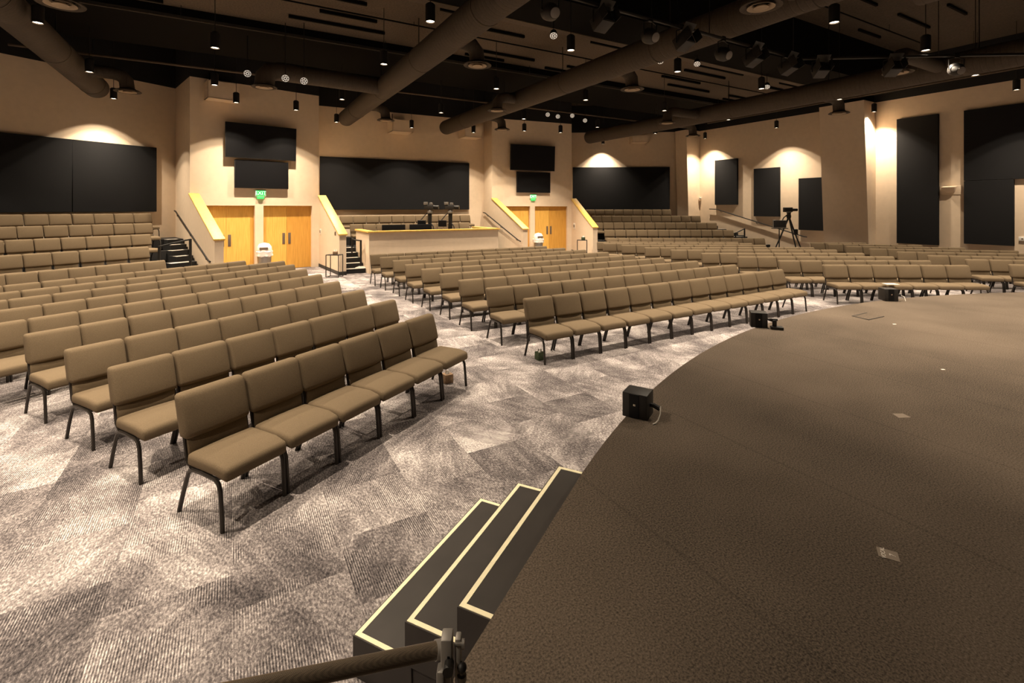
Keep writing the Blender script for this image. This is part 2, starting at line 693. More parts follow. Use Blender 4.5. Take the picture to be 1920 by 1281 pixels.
# ------------------------------------------------------------------ leaning columns on the right
def column(label, base, along, nrm, width, p_top, p_bot):
    base, along, nrm = Vector(base), Vector(along), Vector(nrm)
    mb = MB()

    def q(p):
        a = base - nrm * .0
        return [a, a + nrm * p, a + nrm * p + along * width, a + along * width]
    lo = [(v.x, v.y, 0) for v in q(p_bot)]
    hi = [(v.x, v.y, WT) for v in q(p_top)]
    mb.hexa(lo, hi)
    o = solo('column', mb, BEIGE, kind='structure', smooth=False)
    o['label'] = label
    return o


wd = -PL_right.d
wn_ = PL_right.n
column('wide leaning beige column on the right wall', Vector(PL_right.pt(PL_right.px(1642, 390)[0])), wd, wn_, 1.66, .94, .53)
column('narrow leaning beige column in the back right corner', Vector(PL_right.pt(PL_right.px(1312, 390)[0])), wd, wn_, .75, 1.08, .84)


# ------------------------------------------------------------------ panels, screens and fittings on the walls
def wall_panel(name, label, cat, pl, corners, th, material, group=None, gap=.0):
    """slab on a wall; corners = pixels of its outer face (tl, tr, br, bl)"""
    cs = [pl.px(x, y, th) for x, y in corners]
    t0 = sum(c[0] for c in cs) / 4
    z0 = min(c[1] for c in cs)
    px, py = pl.pt(t0, 0)
    fr = [(t - t0, -th, z - z0) for t, z in cs]
    bk = [(t - t0, -gap, z - z0) for t, z in cs]
    mb = MB().hexa(fr, bk)
    o = link(name, mb.mesh(name, material, .006, 1), None, (px, py, z0), (0, 0, pl.ang))
    return tag(o, label, cat, group)


GP = 'black fabric acoustic panels on the walls'
TH = .11
zl = PL_left


def rect_px(pl, xl, xr, zlo, zhi, th=TH):
    """square-cornered panel between two pixel columns and two heights"""
    t0, t1 = pl.px(xl, 390, th)[0], pl.px(xr, 390, th)[0]
    return t0, t1, zlo, zhi


def rpanel(label, pl, xl, xr, zlo, zhi, name='acoustic_panel', cat='wall panel', th=TH, material='panel_fabric', group=GP):
    t0, t1, a, b = rect_px(pl, xl, xr, zlo, zhi, th)
    px, py = pl.pt((t0 + t1) / 2)
    h = (t1 - t0) / 2
    o = link(name, MB().box(-h, h, -th, 0, 0, b - a).mesh(name, material, .008, 1), None, (px, py, a), (0, 0, pl.ang))
    return tag(o, label, cat, group)


zt_ = lambda pl, x, y, th=TH: pl.px(x, y, th)[1]
zT = zt_(PL_left, 294, 277)
zB = zt_(PL_left, 294, 397)
rpanel('wide black fabric wall panel at far left, left of the seam', PL_left, -190, 135.5, zB, zT)
rpanel('wide black fabric wall panel on the left wall, right of the seam', PL_left, 136, 294, zB, zT)
rpanel('long black fabric wall panel behind the sound booth', PL_cen, 600, 880, zt_(PL_cen, 760, 393), zt_(PL_cen, 760, 300.5))
rpanel('long black fabric wall panel behind the right raised seats', PL_back, 1074, 1256, zt_(PL_back, 1160, 394), zt_(PL_back, 1160, 313.5))
rpanel('smallest black fabric wall panel above the long handrail', PL_right, 1340, 1382, zt_(PL_right, 1360, 384), zt_(PL_right, 1360, 299))
rpanel('black fabric wall panel behind the tripod camera, middle of three stepped panels', PL_right, 1413, 1461, zt_(PL_right, 1437, 406), zt_(PL_right, 1437, 315))
rpanel('lowest stepped black fabric wall panel beside the wide leaning column', PL_right, 1497, 1549, zt_(PL_right, 1520, 432), zt_(PL_right, 1520, 333.5))
rpanel('tall narrow black fabric wall panel right of the leaning column', PL_right, 1681, 1759, zt_(PL_right, 1720, 458), zt_(PL_right, 1720, 218.5))
# the last panel steps around a wall opening on its lower right
t0, t1 = PL_right.px(1807, 390, TH)[0], PL_right.px(1900.5, 390, TH)[0]
t2 = t1 + 1.6
zlo, zhi, zst = zt_(PL_right, 1850, 459), zt_(PL_right, 1850, 202), zt_(PL_right, 1900, 336)
mb = MB().box(0, t1 - t0, -TH, 0, 0, zst - zlo - .004).box(0, t2 - t0, -TH, 0, zst - zlo + .004, zhi - zlo)
px, py = PL_right.pt(t0)
o = link('acoustic_panel', mb.mesh('acoustic_panel', 'panel_fabric', .006, 1), None, (px, py, zlo), (0, 0, PL_right.ang))
tag(o, 'widest black fabric wall panel at the right edge with a notched corner', 'wall panel', GP)


def screen(label, pl, xl, xr, ztop, zbot, off, tilt):
    t0, t1 = pl.px(xl, 390, off)[0], pl.px(xr, 390, off)[0]
    w = t1 - t0
    h = ztop - zbot
    px, py = pl.pt((t0 + t1) / 2, 0)
    t = thing('wall_screen', label, 'screen', (px, py, zbot), pl.ang, 'black screens above the doors')
    mb = MB().box(-w / 2, w / 2, -.06, 0, 0, h)
    M = Matrix.Translation((0, -off + .06, 0)) @ Matrix.Rotation(tilt, 4, 'X')
    mb.xf(M)
    part('bezel', mb, 'black_plastic', t, bevel=.006)
    pn = MB().box(-w / 2 + .015, w / 2 - .015, -.064, -.058, .02, h - .015)
    pn.xf(M)
    part('display', pn, 'screen_black', t, smooth=False)
    part('wall_mount', MB().box(-.25, .25, -off + .02, 0, h * .3, h * .7), 'black_metal', t, smooth=False)


zz = lambda pl, x, y, off: pl.px(x, y, off)[1]
screen('larger upper black screen above the left doors', PL_bay1, 422, 555, zz(PL_bay1, 488, 234.7, .2), zz(PL_bay1, 488, 298, .2), .20, .05)
screen('smaller lower black screen above the left exit sign', PL_bay1, 440, 541, zz(PL_bay1, 490, 302, .14), zz(PL_bay1, 490, 353.5, .14), .14, 0)
screen('larger upper black screen above the right doors', PL_bay2, 957, 1040, zz(PL_bay2, 998, 272.5, .2), zz(PL_bay2, 998, 320, .2), .20, .05)
screen('smaller lower black screen above the right exit sign', PL_bay2, 969, 1032, zz(PL_bay2, 1000, 323, .14), zz(PL_bay2, 1000, 361.5, .14), .14, 0)


def exit_sign(label, pl, x, y, k):
    t, z = pl.px(x, y, .06)
    px, py = pl.pt(t)
    s = thing('exit_sign', label, 'exit sign', (px, py, z - .12), pl.ang, 'green exit signs above the doors')
    part('housing', MB().box(-.17 * k, .17 * k, -.05, 0, 0, .22 * k), 'white_plastic', s, bevel=.01)
    part('lit_face', MB().box(-.155 * k, .155 * k, -.058, -.048, .03, .205 * k), 'exit_green', s, smooth=False)
    me = text_mesh('EXIT', .17 * k, 'exit_letters')
    link('lettering', me, s, (0, -.060, .115 * k), (math.pi / 2, 0, 0))
    part('backup_lamp', MB().box(-.11 * k, .11 * k, -.08, 0, -.08, 0), 'exit_green', s, bevel=.015)


exit_sign('green lit exit sign above the left double doors', PL_bay1, 489, 362, 1.0)
exit_sign('green lit exit sign above the right double doors', PL_bay2, 1000, 368.5, 1.0)


def soffit_box(label, pl, xl, xr, ztop, zbot, dep):
    t0, t1 = pl.px(xl, 390, dep)[0], pl.px(xr, 390, dep)[0]
    px, py = pl.pt((t0 + t1) / 2)
    h = (t1 - t0) / 2
    b = thing('beam_box', label, 'beam box', (px, py, zbot), pl.ang, 'beige beam boxes high on the walls')
    H_ = ztop - zbot
    part('casing', MB().box(-h, h, -dep, 0, 0, .03).box(-h, h, -dep, -dep + .03, 0, H_).box(-h, -h + .03, -dep, 0, 0, H_).box(h - .03, h, -dep, 0, 0, H_), BEIGE, b, smooth=False)
    part('beam_rod', MB().tube([(-h + .1, -dep * .5, .02), (-h + .1, -dep * .5, H_ + .3)], .015, 6), 'girder_black', b)


soffit_box('beige beam box high above the left upper screen', PL_bay1, 389, 450, 6.25, 5.70, .55)
soffit_box('beige beam box on the centre wall beside the second duct end', PL_cen, 736, 775, 5.95, 5.45, .9)
soffit_box('beige beam box on the centre wall beside the third duct end', PL_cen, 872, 905, 5.95, 5.45, .8)
soffit_box('beige beam box on the back wall under the longest duct', PL_back, 1186, 1217, 6.1, 5.75, .9)

# small wall fittings
t, z = PL_right.px(1781, 352, .05)
px, py = PL_right.pt(t)
s = thing('wall_speaker', 'white wedge wall speaker between the two tall black panels', 'speaker', (px, py, z - .13), PL_right.ang)
part('bracket', MB().box(-.30, .30, -.02, 0, -.12, .20), 'wall_paint', s, bevel=.01)
part('cabinet', MB().hexa([(-.12, -.10, -.05), (.12, -.10, -.05), (.12, -.01, -.05), (-.12, -.01, -.05)], [(-.20, -.22, .15), (.20, -.22, .15), (.20, -.01, .19), (-.20, -.01, .19)]), 'wall_paint', s, bevel=.02)
t, z = PL_right.px(1917, 448, .03)
px, py = PL_right.pt(t)
s = thing('thermostat', 'small white thermostat on the wall at the right edge', 'thermostat', (px, py, z - .07), PL_right.ang)
part('case', MB().box(-.09, .09, -.04, 0, 0, .14), 'white_plastic', s, bevel=.01)
part('dial', MB().box(-.02, .02, -.046, -.038, .05, .09), 'plate_metal', s)
p = Vector(PL_right.pt(PL_right.px(1312, 369)[0] + .1, .02))
s = thing('wall_camera', 'small white dome camera near the back right corner', 'camera', (p.x, p.y, 2.65), PL_right.ang)
part('dome', MB().lathe([(0, -.06), (.05, -.04), (.07, 0), (.07, .05), (0, .06)], 12, (0, -.08, .06)), 'white_plastic', s)
part('mount', MB().box(-.03, .03, -.09, 0, .10, .14), 'white_plastic', s)
kw = Plane((-7.24, 18.20), (-5.62, 15.80))          # left face of the half wall right of the left doors
for x, y, w, h, nm, lab in ((601, 434.5, .09, .22, 'wall_switch', 'tall switch plate on the half wall nearest the left doors'),
                           (629, 438, .06, .13, 'wall_switch', 'small dark switch plate high on the half wall by the metal side table')):
    t, z = kw.px(x, y)
    px, py = kw.pt(t, .0)
    s = thing(nm, lab, 'switch', (px, py, z - h / 2), kw.ang)
    part('plate', MB().box(-w, w, -.015, 0, 0, h), 'switch_plate' if w > .07 else 'plate_metal', s, bevel=.004)
    part('lever', MB().box(-w * .5, w * .5, -.024, -.012, h * .3, h * .75), 'plate_metal', s)
kw2 = Plane((2.98, 24.27), (3.62, 21.7))
t, z = kw2.px(1077, 424)
px, py = kw2.pt(t)
s = thing('wall_switch', 'switch plate on the half wall right of the right doors', 'switch', (px, py, z - .15), kw2.ang)
part('plate', MB().box(-.12, .12, -.015, 0, 0, .30), 'switch_plate', s, bevel=.004)
part('lever', MB().box(-.06, .06, -.024, -.012, .09, .22), 'plate_metal', s)


# ------------------------------------------------------------------ hand rails on the walls
def handrail(label, pts, nrm, group='dark wall handrails'):
    pts = [Vector(p) for p in pts]
    base = pts[0]
    t = thing('handrail', label, 'handrail', base, 0, group)
    loc = [p - base for p in pts]
    part('rail', MB().tube(loc, .024, 8), 'black_metal', t)
    n = Vector((nrm[0], nrm[1], 0))
    a, b = loc[1], loc[-2]
    for q in (.06, .5, .94):
        p = a + (b - a) * q
        part('bracket', MB().tube([p, p - Vector((0, 0, .07)), p - n * .075 - Vector((0, 0, .09))], .010, 6).lathe([(0, -.004), (.03, -.004), (.03, .004), (0, .004)], 10, tuple(p - n * .078 - Vector((0, 0, .09)))), 'black_metal', t)


rl = Plane(cornerL, (-8.12, 13.25))
rn = rl.n
a = Vector(rl.pt(.25, .07)).to_3d(); a.z = 2.10
b = Vector(rl.pt(.45, .07)).to_3d(); b.z = 2.08
c = Vector(rl.pt(4.95, .07)).to_3d(); c.z = .74
d = Vector(rl.pt(5.15, .07)).to_3d(); d.z = .72
handrail('dark sloping handrail beside the left raised seats', [a, b, c, d], rn)
rl = Plane((-1.36, 23.39), (.46, 20.0))
rn = rl.n
a = Vector(rl.pt(.1, .07)).to_3d(); a.z = 1.98
b = Vector(rl.pt(.3, .07)).to_3d(); b.z = 1.96
c = Vector(rl.pt(3.55, .07)).to_3d(); c.z = .86
d = Vector(rl.pt(3.75, .07)).to_3d(); d.z = .82
handrail('dark sloping handrail beside the sound booth', [a, b, c, d], rn)


def on_right(x, y, off=.08):
    t, z = PL_right.px(x, y, off)
    q = PL_right.pt(t, off)
    return Vector((q[0], q[1], z))


handrail('long dark handrail sloping down the right wall', [on_right(1330, 392), on_right(1343, 392.5), on_right(1506, 443.5), on_right(1513, 444.5)], PL_right.n)

# ------------------------------------------------------------------ stage and its steps
SC = Vector((9.738, -2.193))
SR = 10.53
SZ = .76
edge = []
a0 = math.atan2(2.64 - SC.y, .386 - SC.x)
a1 = math.atan2(7.0 - SC.y, SC.x + 6.2 - SC.x)
n_ = 90
for i in range(n_ + 1):
    a = a0 + (a1 - a0) * i / n_
    edge.append((SC.x + SR * math.cos(a), SC.y + SR * math.sin(a)))
U = Vector((math.cos(1.1168), math.sin(1.1168)))             # left block rows
NL = Vector((-U.y, U.x))
corner_near = Vector((.386, 2.64)) - U * 1.62
back = [G(20.6, -3), G(20.6, -8.6), G(-4.5, -8.6)]
poly = [tuple(corner_near - U * .0)] + edge + [(19.2, 3.0)] + back + [tuple(corner_near - U * 3.0 + Vector((-1.2, 0)))]
cleaned = [poly[0]]
for q in poly[1:]:
    if (Vector(q) - Vector(cleaned[-1])).length > .01:
        cleaned.append(q)
stage_poly = cleaned
mb = MB().prism(cleaned[::-1], 0.0, SZ)
o = link('stage', None)
o.empty_display_size = .1
tag(o, kind='structure')
part('stage_deck', mb, 'stage_carpet', o, smooth=False)

st = thing('stage_steps', 'three black stage steps edged with pale tape', 'steps', (0, 0, 0))
c1 = Vector((-.755, 2.275)); c2 = Vector((-.476, 2.129)); c3 = Vector((-.227, 1.980))
run = (-NL)
front = [at_z(661.7, 1191.5, .19), at_z(759, 1166, .38), at_z(857, 1137.7, .57)]
farp = [at_z(900.6, 934, .19), at_z(971, 905.5, .38), at_z(1047, 874, .57)]
for i in range(3):
    zz_ = .19 * (i + 1)
    p0 = front[i].xy
    p1 = farp[i].xy
    dd = (p1 - p0).normalized()
    nn = Vector((dd.y, -dd.x))
    dep = .34 if i < 2 else .62
    zb = 0 if i == 0 else zz_ - .19
    q = [p0, p0 + nn * dep, p1 + nn * dep, p1]
    sp_ = part('step', MB().prism([tuple(v) for v in q], zb if i else 0, zz_), 'step_black', st, smooth=False)
    # boxes below carry the upper steps
    if i:
        part('step_carcass', MB().prism([tuple(v) for v in (p0 + nn * .02 + dd * .02, p0 + nn * (dep - .01) + dd * .02, p1 + nn * (dep - .01) - dd * .02, p1 + nn * .02 - dd * .02)], 0, zz_ - .19), 'step_black', st, smooth=False)
    w = .022
    e = .006
    stripes = MB()
    for (s0, s1, off) in ((p0, p1, nn), ):
        a_, b_ = p0 + nn * e + dd * e, p1 + nn * e - dd * e
        stripes.prism([tuple(v) for v in (a_, a_ + nn * w, b_ + nn * w, b_)], zz_, zz_ + .002)
    lim = .30 if i < 2 else .27
    a_ = p0 + dd * e + nn * (e + w)
    stripes.prism([tuple(v) for v in (a_, a_ + nn * lim, a_ + nn * lim + dd * w, a_ + dd * w)], zz_, zz_ + .002)
    a_ = p1 - dd * e + nn * (e + w)
    stripes.prism([tuple(v) for v in (a_ - dd * w, a_ + nn * lim - dd * w, a_ + nn * lim, a_)], zz_, zz_ + .002)
    part('edge_tape', stripes, 'tape_cream', sp_, smooth=False)


# stage monitors along the curved edge
def monitor(label, p, ang, k, extra):
    t = thing('stage_monitor', label, 'speaker', (p.x, p.y, SZ), ang, 'small black speakers along the stage edge')
    cab = MB().box(-.13 * k, .13 * k, -.12 * k, .12 * k, 0, .255 * k)
    part('cabinet', cab, 'black_plastic', t, bevel=.006)
    part('grille', MB().box(-.055 * k, .045 * k, -.126 * k, -.118 * k, .005, .25 * k), 'screen_black', t, smooth=False)
    part('badge', MB().box(-.008, .008, -.129 * k, -.125 * k, .13 * k, .15 * k), 'chrome', t, smooth=False)
    pl = MB().tube([(.13 * k, 0, .13 * k), (.17 * k, 0, .13 * k)], .014, 8).tube([(.17 * k, 0, .13 * k), (.23 * k, -.01, .115 * k)], .017, 8)
    part('connector', pl, 'black_metal', t)
    if extra == 0:
        cb = MB().tube([(.23 * k, -.01, .115 * k), (.25 * k, -.03, .10), (.255 * k, -.05, .06), (.24 * k, -.07, .02), (.22 * k, -.09, .006), (.205 * k, -.11, .006)], .004, 5)
        part('cable', cb, 'cable_white', t)
    elif extra == 1:
        part('foot_pedal', MB().box(.17 * k, .36 * k, -.14, -.05, 0, .035).box(.20 * k, .26 * k, -.12, -.07, .035, .11).box(.15 * k, .28 * k, -.105, -.085, .10, .125), 'black_metal', t, bevel=.006)
    else:
        cb = MB().tube([(.23 * k, -.01, .115 * k), (.27 * k, -.05, .07), (.26 * k, -.09, .01)], .004, 5)
        part('cable', cb, 'cable_white', t)


monitor('nearest black cube monitor on the stage edge with a loose white cable', Vector((.878, 3.385, SZ)), -.55, .66, 0)
monitor('middle black cube monitor on the stage edge with a black foot bracket', at_z(1424, 613, SZ) + Vector((0, .03, 0)), -.33, .70, 1)
monitor('farthest black cube monitor on the stage edge in front of the right chairs', at_z(1668, 564, SZ) + Vector((0, .03, 0)), -.15, .74, 2)

# marks on the stage
p = at_z(1665, 1040, SZ)
s = thing('tape_marker', 'brown tape square with white hand lettering on the stage', 'tape mark', (p.x, p.y, SZ), math.radians(60))
part('tape', MB().box(-.032, .032, -.036, .036, 0, .0015), 'tape_brown', s, smooth=False)
link('lettering', text_mesh('VOCAL', .022, 'ink_white', .0004), s, (0, .016, .0022))
link('lettering', text_mesh('7', .030, 'ink_white', .0004), s, (0, -.016, .0022))
for x, y, w, l, lab, m_ in ((1690, 780, .035, .045, 'plain brown tape square in the middle of the stage', 'tape_brown'), (1768, 693, .010, .016, 'small pale tape scrap at the back of the stage', 'ink_white'),
                            (1677, 608, .012, .02, 'tiny pale tape scrap near the stage floor hatch', 'ink_white')):
    p = at_z(x, y, SZ)
    b = MB().prism([(p.x - l, p.y - w), (p.x + l, p.y - w * .8), (p.x + l * .9, p.y + w), (p.x - l * .8, p.y + w)], SZ, SZ + .0015)
    solo('tape_mark', b, m_, lab, 'tape mark', smooth=False)
q = [at_z(1597, 593, SZ), at_z(1629, 600.5, SZ), at_z(1658, 594, SZ), at_z(1624, 587, SZ)]
cq = sum((v.xy for v in q), Vector((0, 0))) / 4
s = thing('floor_hatch', 'carpeted floor pocket lid set flush into the stage', 'floor hatch', (cq.x, cq.y, SZ))
part('lid', MB().prism([tuple(v.xy - cq) for v in q], 0, .003), 'stage_carpet', s, smooth=False)
fr = MB()
for i in (0, 1, 3):
    a_, b_ = q[i].xy - cq, q[(i + 1) % 4].xy - cq
    nn = Vector((-(b_ - a_).y, (b_ - a_).x)).normalized() * .012
    fr.prism([tuple(a_), tuple(b_), tuple(b_ + nn), tuple(a_ + nn)], 0, .006)
part('frame', fr, 'riser_black', s, smooth=False)

# ------------------------------------------------------------------ raised seating
RISE = .295
UL = PL_left.d
NW = PL_left.n                     # from the left wall into the room


def LP(u, c):
    """left tiers: u along the left wall, c = metres in front of the left wall"""
    v = Vector(cornerL) + UL * u + NW * c
    return (v.x, v.y)


t = thing('seating_riser', 'black stepped riser carrying the left raised chairs', 'riser', (0, 0, 0))
row_c = [.54, 1.44, 2.34, 3.24]                 # top-of-back lines, back row first
row_u = [-1.05, -1.46, -1.94, -2.42]            # right-hand ends
for k in range(4):
    h = RISE * (4 - k)
    part('platform', MB().prism([LP(-9.3, .02), LP(-9.3, row_c[k] + .62), LP(row_u[k] + .12, row_c[k] + .62), LP(row_u[k] + .12, .02)], h - RISE, h), 'riser_black', t, smooth=False)
t2 = thing('riser_stairs', 'black stairs with pale nosings left of the left half wall', 'stairs', (0, 0, 0))
sidew = Plane(cornerL, (-8.12, 13.25))


def side_u(c):
    """left-wall u of the stair side wall at distance c"""
    a = Vector(cornerL)
    b = Vector((-8.12, 13.25))
    ca, cb = 0, (b - a).dot(NW)
    ua, ub = 0, (b - a).dot(UL)
    return ua + (ub - ua) * c / cb


for j in range(8):
    h = RISE / 2 * (j + 1)
    cf = 4.55 - .45 * j
    cb = cf - .45 if j < 7 else .02
    ul = min(row_u[max(0, min(3, 3 - j // 2))] + .14, side_u(cf) - .5)
    q = [LP(ul, cb), LP(ul, cf), LP(side_u(cf) - .03, cf), LP(side_u(cb) - .03, cb)]
    sp_ = part('step', MB().prism(q, 0, h), 'riser_black', t2, smooth=False)
    q = [LP(ul, cf - .22), LP(ul, cf + .01), LP(side_u(cf) - .2, cf + .01), LP(side_u(cf - .22) - .2, cf - .22)]
    part('nosing', MB().prism(q, h, h + .006), 'nosing', sp_, smooth=False)
# little rail posts on the stairs
s = thing('stair_rail', 'short black rail standing on the left stairs', 'rail', (-8.88, 13.40, RISE / 2))
part('post', MB().tube([(0, 0, 0), (0, 0, 1.20)], .035, 8), 'black_metal', s)
part('post', MB().tube([(-.72, -.2, .0), (-.72, -.2, 1.02)], .03, 8), 'black_metal', s)
part('bar', MB().tube([(0, 0, 1.18), (-.12, -.03, 1.16), (-.72, -.2, 1.0)], .022, 8), 'black_metal', s)
part('base', MB().lathe([(0, 0), (.2, 0), (.18, .02), (.05, .05), (0, .05)], 14), 'nosing', s)

# centre tiers behind the booth
t = thing('seating_riser', 'black stepped riser behind the sound booth', 'riser', (0, 0, 0))


def GP_(e1, e2):
    return G(e1, e2)


part('platform', MB().prism([G(3.3, 18.75), G(10.1, 18.75), G(10.1, 20.5), G(3.3, 20.5)], 0, .72), 'riser_black', t, smooth=False)
part('platform', MB().prism([G(3.3, 19.85), G(10.1, 19.85), G(10.1, 20.55), G(3.3, 20.55)], .72, 1.03), 'riser_black', t, smooth=False)
t2 = thing('riser_stairs', 'black stairs with pale nosings between half wall and sound booth', 'stairs', (0, 0, 0))
for j in range(5):
    h = .15 * (j + 1)
    f = 16.75 + .38 * j
    bk = 18.72
    sp_ = part('step', MB().prism([G(3.02 - .28 * (f - 16.45) / 2.4 + .22, f), G(3.93, f), G(3.93, f + .38 if j < 4 else bk), G(3.05, f + .38 if j < 4 else bk)], 0, h), 'riser_black', t2, smooth=False)
    part('nosing', MB().prism([G(3.3, f - .01), G(3.86, f - .01), G(3.86, f + .20), G(3.3, f + .20)], h, h + .006), 'nosing', sp_, smooth=False)
g0 = G(3.82, 16.95)
s = thing('stair_rail', 'short black rail with round foot on the stairs beside the booth', 'rail', (g0[0], g0[1], .15))
part('post', MB().tube([(0, 0, 0), (0, 0, .95)], .035, 8), 'black_metal', s)
part('bar', MB().tube([(0, 0, .93), (-.25, .3, .93), (-.55, .75, .95)], .025, 8), 'black_metal', s)
part('post', MB().tube([(-.55, .75, .30), (-.55, .75, .95)], .03, 8), 'black_metal', s)
part('base', MB().lathe([(0, 0), (.2, 0), (.18, .02), (.05, .06), (0, .06)], 14), 'nosing', s)

# right tiers
RR = .318
t = thing('seating_riser', 'black stepped riser carrying the right raised chairs', 'riser', (0, 0, 0))
rt_rows = [(22.9, 4.32, 10.42), (23.9, 3.96, 10.05), (24.9, 3.9, 9.65), (25.9, 3.88, 8.47)]     # back line y, x from, x to; front row first
for k, (yb, xa, xb) in enumerate(rt_rows):
    h = RR * (k + 1)
    part('platform', MB().prism([(xa - .1, yb - .72), (xb + .12, yb - .72), (xb + .12, min(yb + .3, 25.6)), (min(xb + .12, 8.7), 26.3), (xa - .1, 26.7)], h - RR, h), 'riser_black', t, smooth=False)
t2 = thing('riser_stairs', 'black stairs along the right wall below the long handrail', 'stairs', (0, 0, 0))
for k, (yb, xa, xb) in enumerate(rt_rows):
    h = RR * (k + 1)
    for q_, (hh, y0) in enumerate(((h - RR / 2, yb - 1.15), (h, yb - .72))):
        x0 = xb + .14
        xw = PL_right.p0.x + (PL_right.p0.y - (y0 + .45)) / (-PL_right.d.y / PL_right.d.x) - .12
        if xw - x0 < .25:
            continue
        sp_ = part('step', MB().box(x0, xw, y0, y0 + .45, 0, hh), 'riser_black', t2, smooth=False)
        part('nosing', MB().box(x0 + .03, xw - .1, y0 - .01, y0 + .12, hh, hh + .006), 'nosing', sp_, smooth=False)
b0 = at_y(1396, 444, 22.6)
s = thing('stair_rail', 'short black rail on the stairs beside the right raised chairs', 'rail', (b0.x, b0.y, .0))
part('post', MB().tube([(0, 0, 0), (0, 0, 1.25)], .035, 8), 'black_metal', s)
part('post', MB().tube([(-.38, .1, 0), (-.38, .1, 1.05)], .03, 8), 'black_metal', s)
part('bar', MB().tube([(0, 0, 1.23), (-.38, .1, 1.02)], .025, 8), 'black_metal', s)
part('bar', MB().tube([(0, 0, .90), (-.38, .1, .90)], .03, 8), 'black_metal', s)

# ------------------------------------------------------------------ sound booth
bo = G(3.95, 16.35)
t = thing('sound_booth', 'beige sound booth with a maple counter top', 'booth', (bo[0], bo[1], 0), math.radians(30))
bw, bd, bh = 4.88, 1.95, 1.37
part('front_wall', MB().box(0, bw, 0, .14, 0, bh), BEIGE, t, smooth=False)
part('side_wall', MB().box(0, .14, .14, bd, 0, bh), BEIGE, t, smooth=False)
part('side_wall', MB().box(bw - .14, bw, .14, bd, 0, bh), BEIGE, t, smooth=False)
part('counter_cap', MB().prism([(-.05, -.06), (bw + .06, -.06), (bw + .06, bd), (bw - .2, bd), (bw - .2, .22), (.2, .22), (.2, bd), (-.05, bd)], bh, bh + .055), 'wood_cap', t, bevel=.005)
part('desk', MB().box(.16, bw - .16, .45, 1.25, .95, 1.0), 'riser_black', t, smooth=False)


def booth_pt(u, v, z):
    p = Vector((bo[0], bo[1], 0)) + Vector((C30, S30, 0)) * u + Vector((-S30, C30, 0)) * v
    return (p.x, p.y, z)


for u, lab in ((1.05, 'left black monitor on the sound booth desk'), (2.05, 'right black monitor on the sound booth desk')):
    s = thing('desk_monitor', lab, 'monitor', booth_pt(u, .75, 1.0), math.radians(30), 'monitors on the booth desk')
    part('panel', MB().box(-.42, .42, -.02, .02, .14, .60), 'screen_black', s, bevel=.006)
    part('stand', MB().box(-.03, .03, .0, .06, 0, .3).box(-.14, .14, -.08, .1, 0, .015), 'black_plastic', s)


def camera_rig(label, x):
    """broadcast camera on a pedestal with a small monitor on an arm, seen from behind the booth wall"""
    p = at_y(x, 400, 18.3)
    t = thing('camera_rig', label, 'camera', (p.x, p.y, 0), 0, 'cameras standing in the sound booth')
    part('pedestal', MB().tube([(0, 0, 0), (0, 0, 2.02)], .075, 10).lathe([(0, 0), (.32, 0), (.32, .05), (.08, .10), (0, .10)], 14), 'black_metal', t)
    body = MB().box(-.20, .14, -.10, .10, 2.14, 2.32)
    part('camera_body', body, 'black_plastic', t, bevel=.015)
    part('lens', MB().tube([(.12, -.02, 2.23), (.34, -.05, 2.22)], [.065, .075], 12), 'black_metal', t)
    part('viewfinder', MB().box(-.22, -.08, -.12, .02, 2.32, 2.42).box(-.02, .10, -.05, .05, 2.32, 2.40), 'grey_metal', t, bevel=.01)
    part('pan_head', MB().lathe([(0, 2.0), (.10, 2.0), (.11, 2.06), (.07, 2.14), (0, 2.14)], 12), 'grey_metal', t)
    part('pan_bar', MB().tube([(-.05, 0, 2.06), (-.18, -.05, 1.92), (-.34, -.1, 1.72)], .018, 6), 'black_metal', t)
    m_ = part('side_monitor', MB().box(-.44, -.12, -.16, -.11, 1.50, 1.74), 'black_plastic', t, bevel=.01)
    part('monitor_screen', MB().box(-.42, -.14, -.165, -.158, 1.53, 1.72), 'screen_black', m_, smooth=False)
    part('monitor_post', MB().tube([(-.26, -.13, 1.50), (-.26, -.13, 1.30), (0, 0, 1.25)], .015, 6), 'chrome', t)
    part('cable_loop', MB().tube([(.05, -.08, 1.62), (.14, -.1, 1.52), (.16, -.1, 1.40), (.08, -.08, 1.32)], .02, 6), 'black_plastic', t)


camera_rig('left broadcast camera on a black pedestal in the booth', 806)
camera_rig('right broadcast camera on a black pedestal in the booth', 844.5)

# ------------------------------------------------------------------ tripod camera and monitor stand on the right
p = at_y(1479, 462, 20.2)
t = thing('tripod_camera', 'black video camera on a tall tripod before the stepped panels', 'camera', (p.x, p.y, 0))
zt = 1.78
for a, r in ((2.95, .72), (-.62, .62), (-1.35, .55)):
    part('leg', MB().tube([(.02 * math.cos(a), .02 * math.sin(a), zt), (.45 * r * math.cos(a), .45 * r * math.sin(a), zt * .55), (r * math.cos(a), r * math.sin(a), .02)], [.035, .03, .022], 8), 'black_metal', t)
part('head', MB().lathe([(0, 1.74), (.07, 1.76), (.09, 1.84), (.07, 1.96), (.10, 2.02), (0, 2.03)], 12), 'black_metal', t)
part('camera_body', MB().box(-.20, .12, -.09, .09, 2.03, 2.22), 'black_plastic', t, bevel=.012)
part('lens', MB().tube([(.10, 0, 2.12), (.34, -.02, 2.12)], [.06, .055], 12), 'black_metal', t)
part('pan_handle', MB().tube([(-.05, 0, 1.92), (-.22, -.02, 1.80), (-.36, -.05, 1.55)], .022, 7), 'black_metal', t)
part('controller', MB().box(.20, .36, -.06, .04, 1.08, 1.32), 'black_plastic', t, bevel=.03)
p = at_y(1461, 462, 19.9)
t = thing('monitor_stand', 'small black monitor on a thin stand beside the tripod', 'monitor', (p.x, p.y, 0))
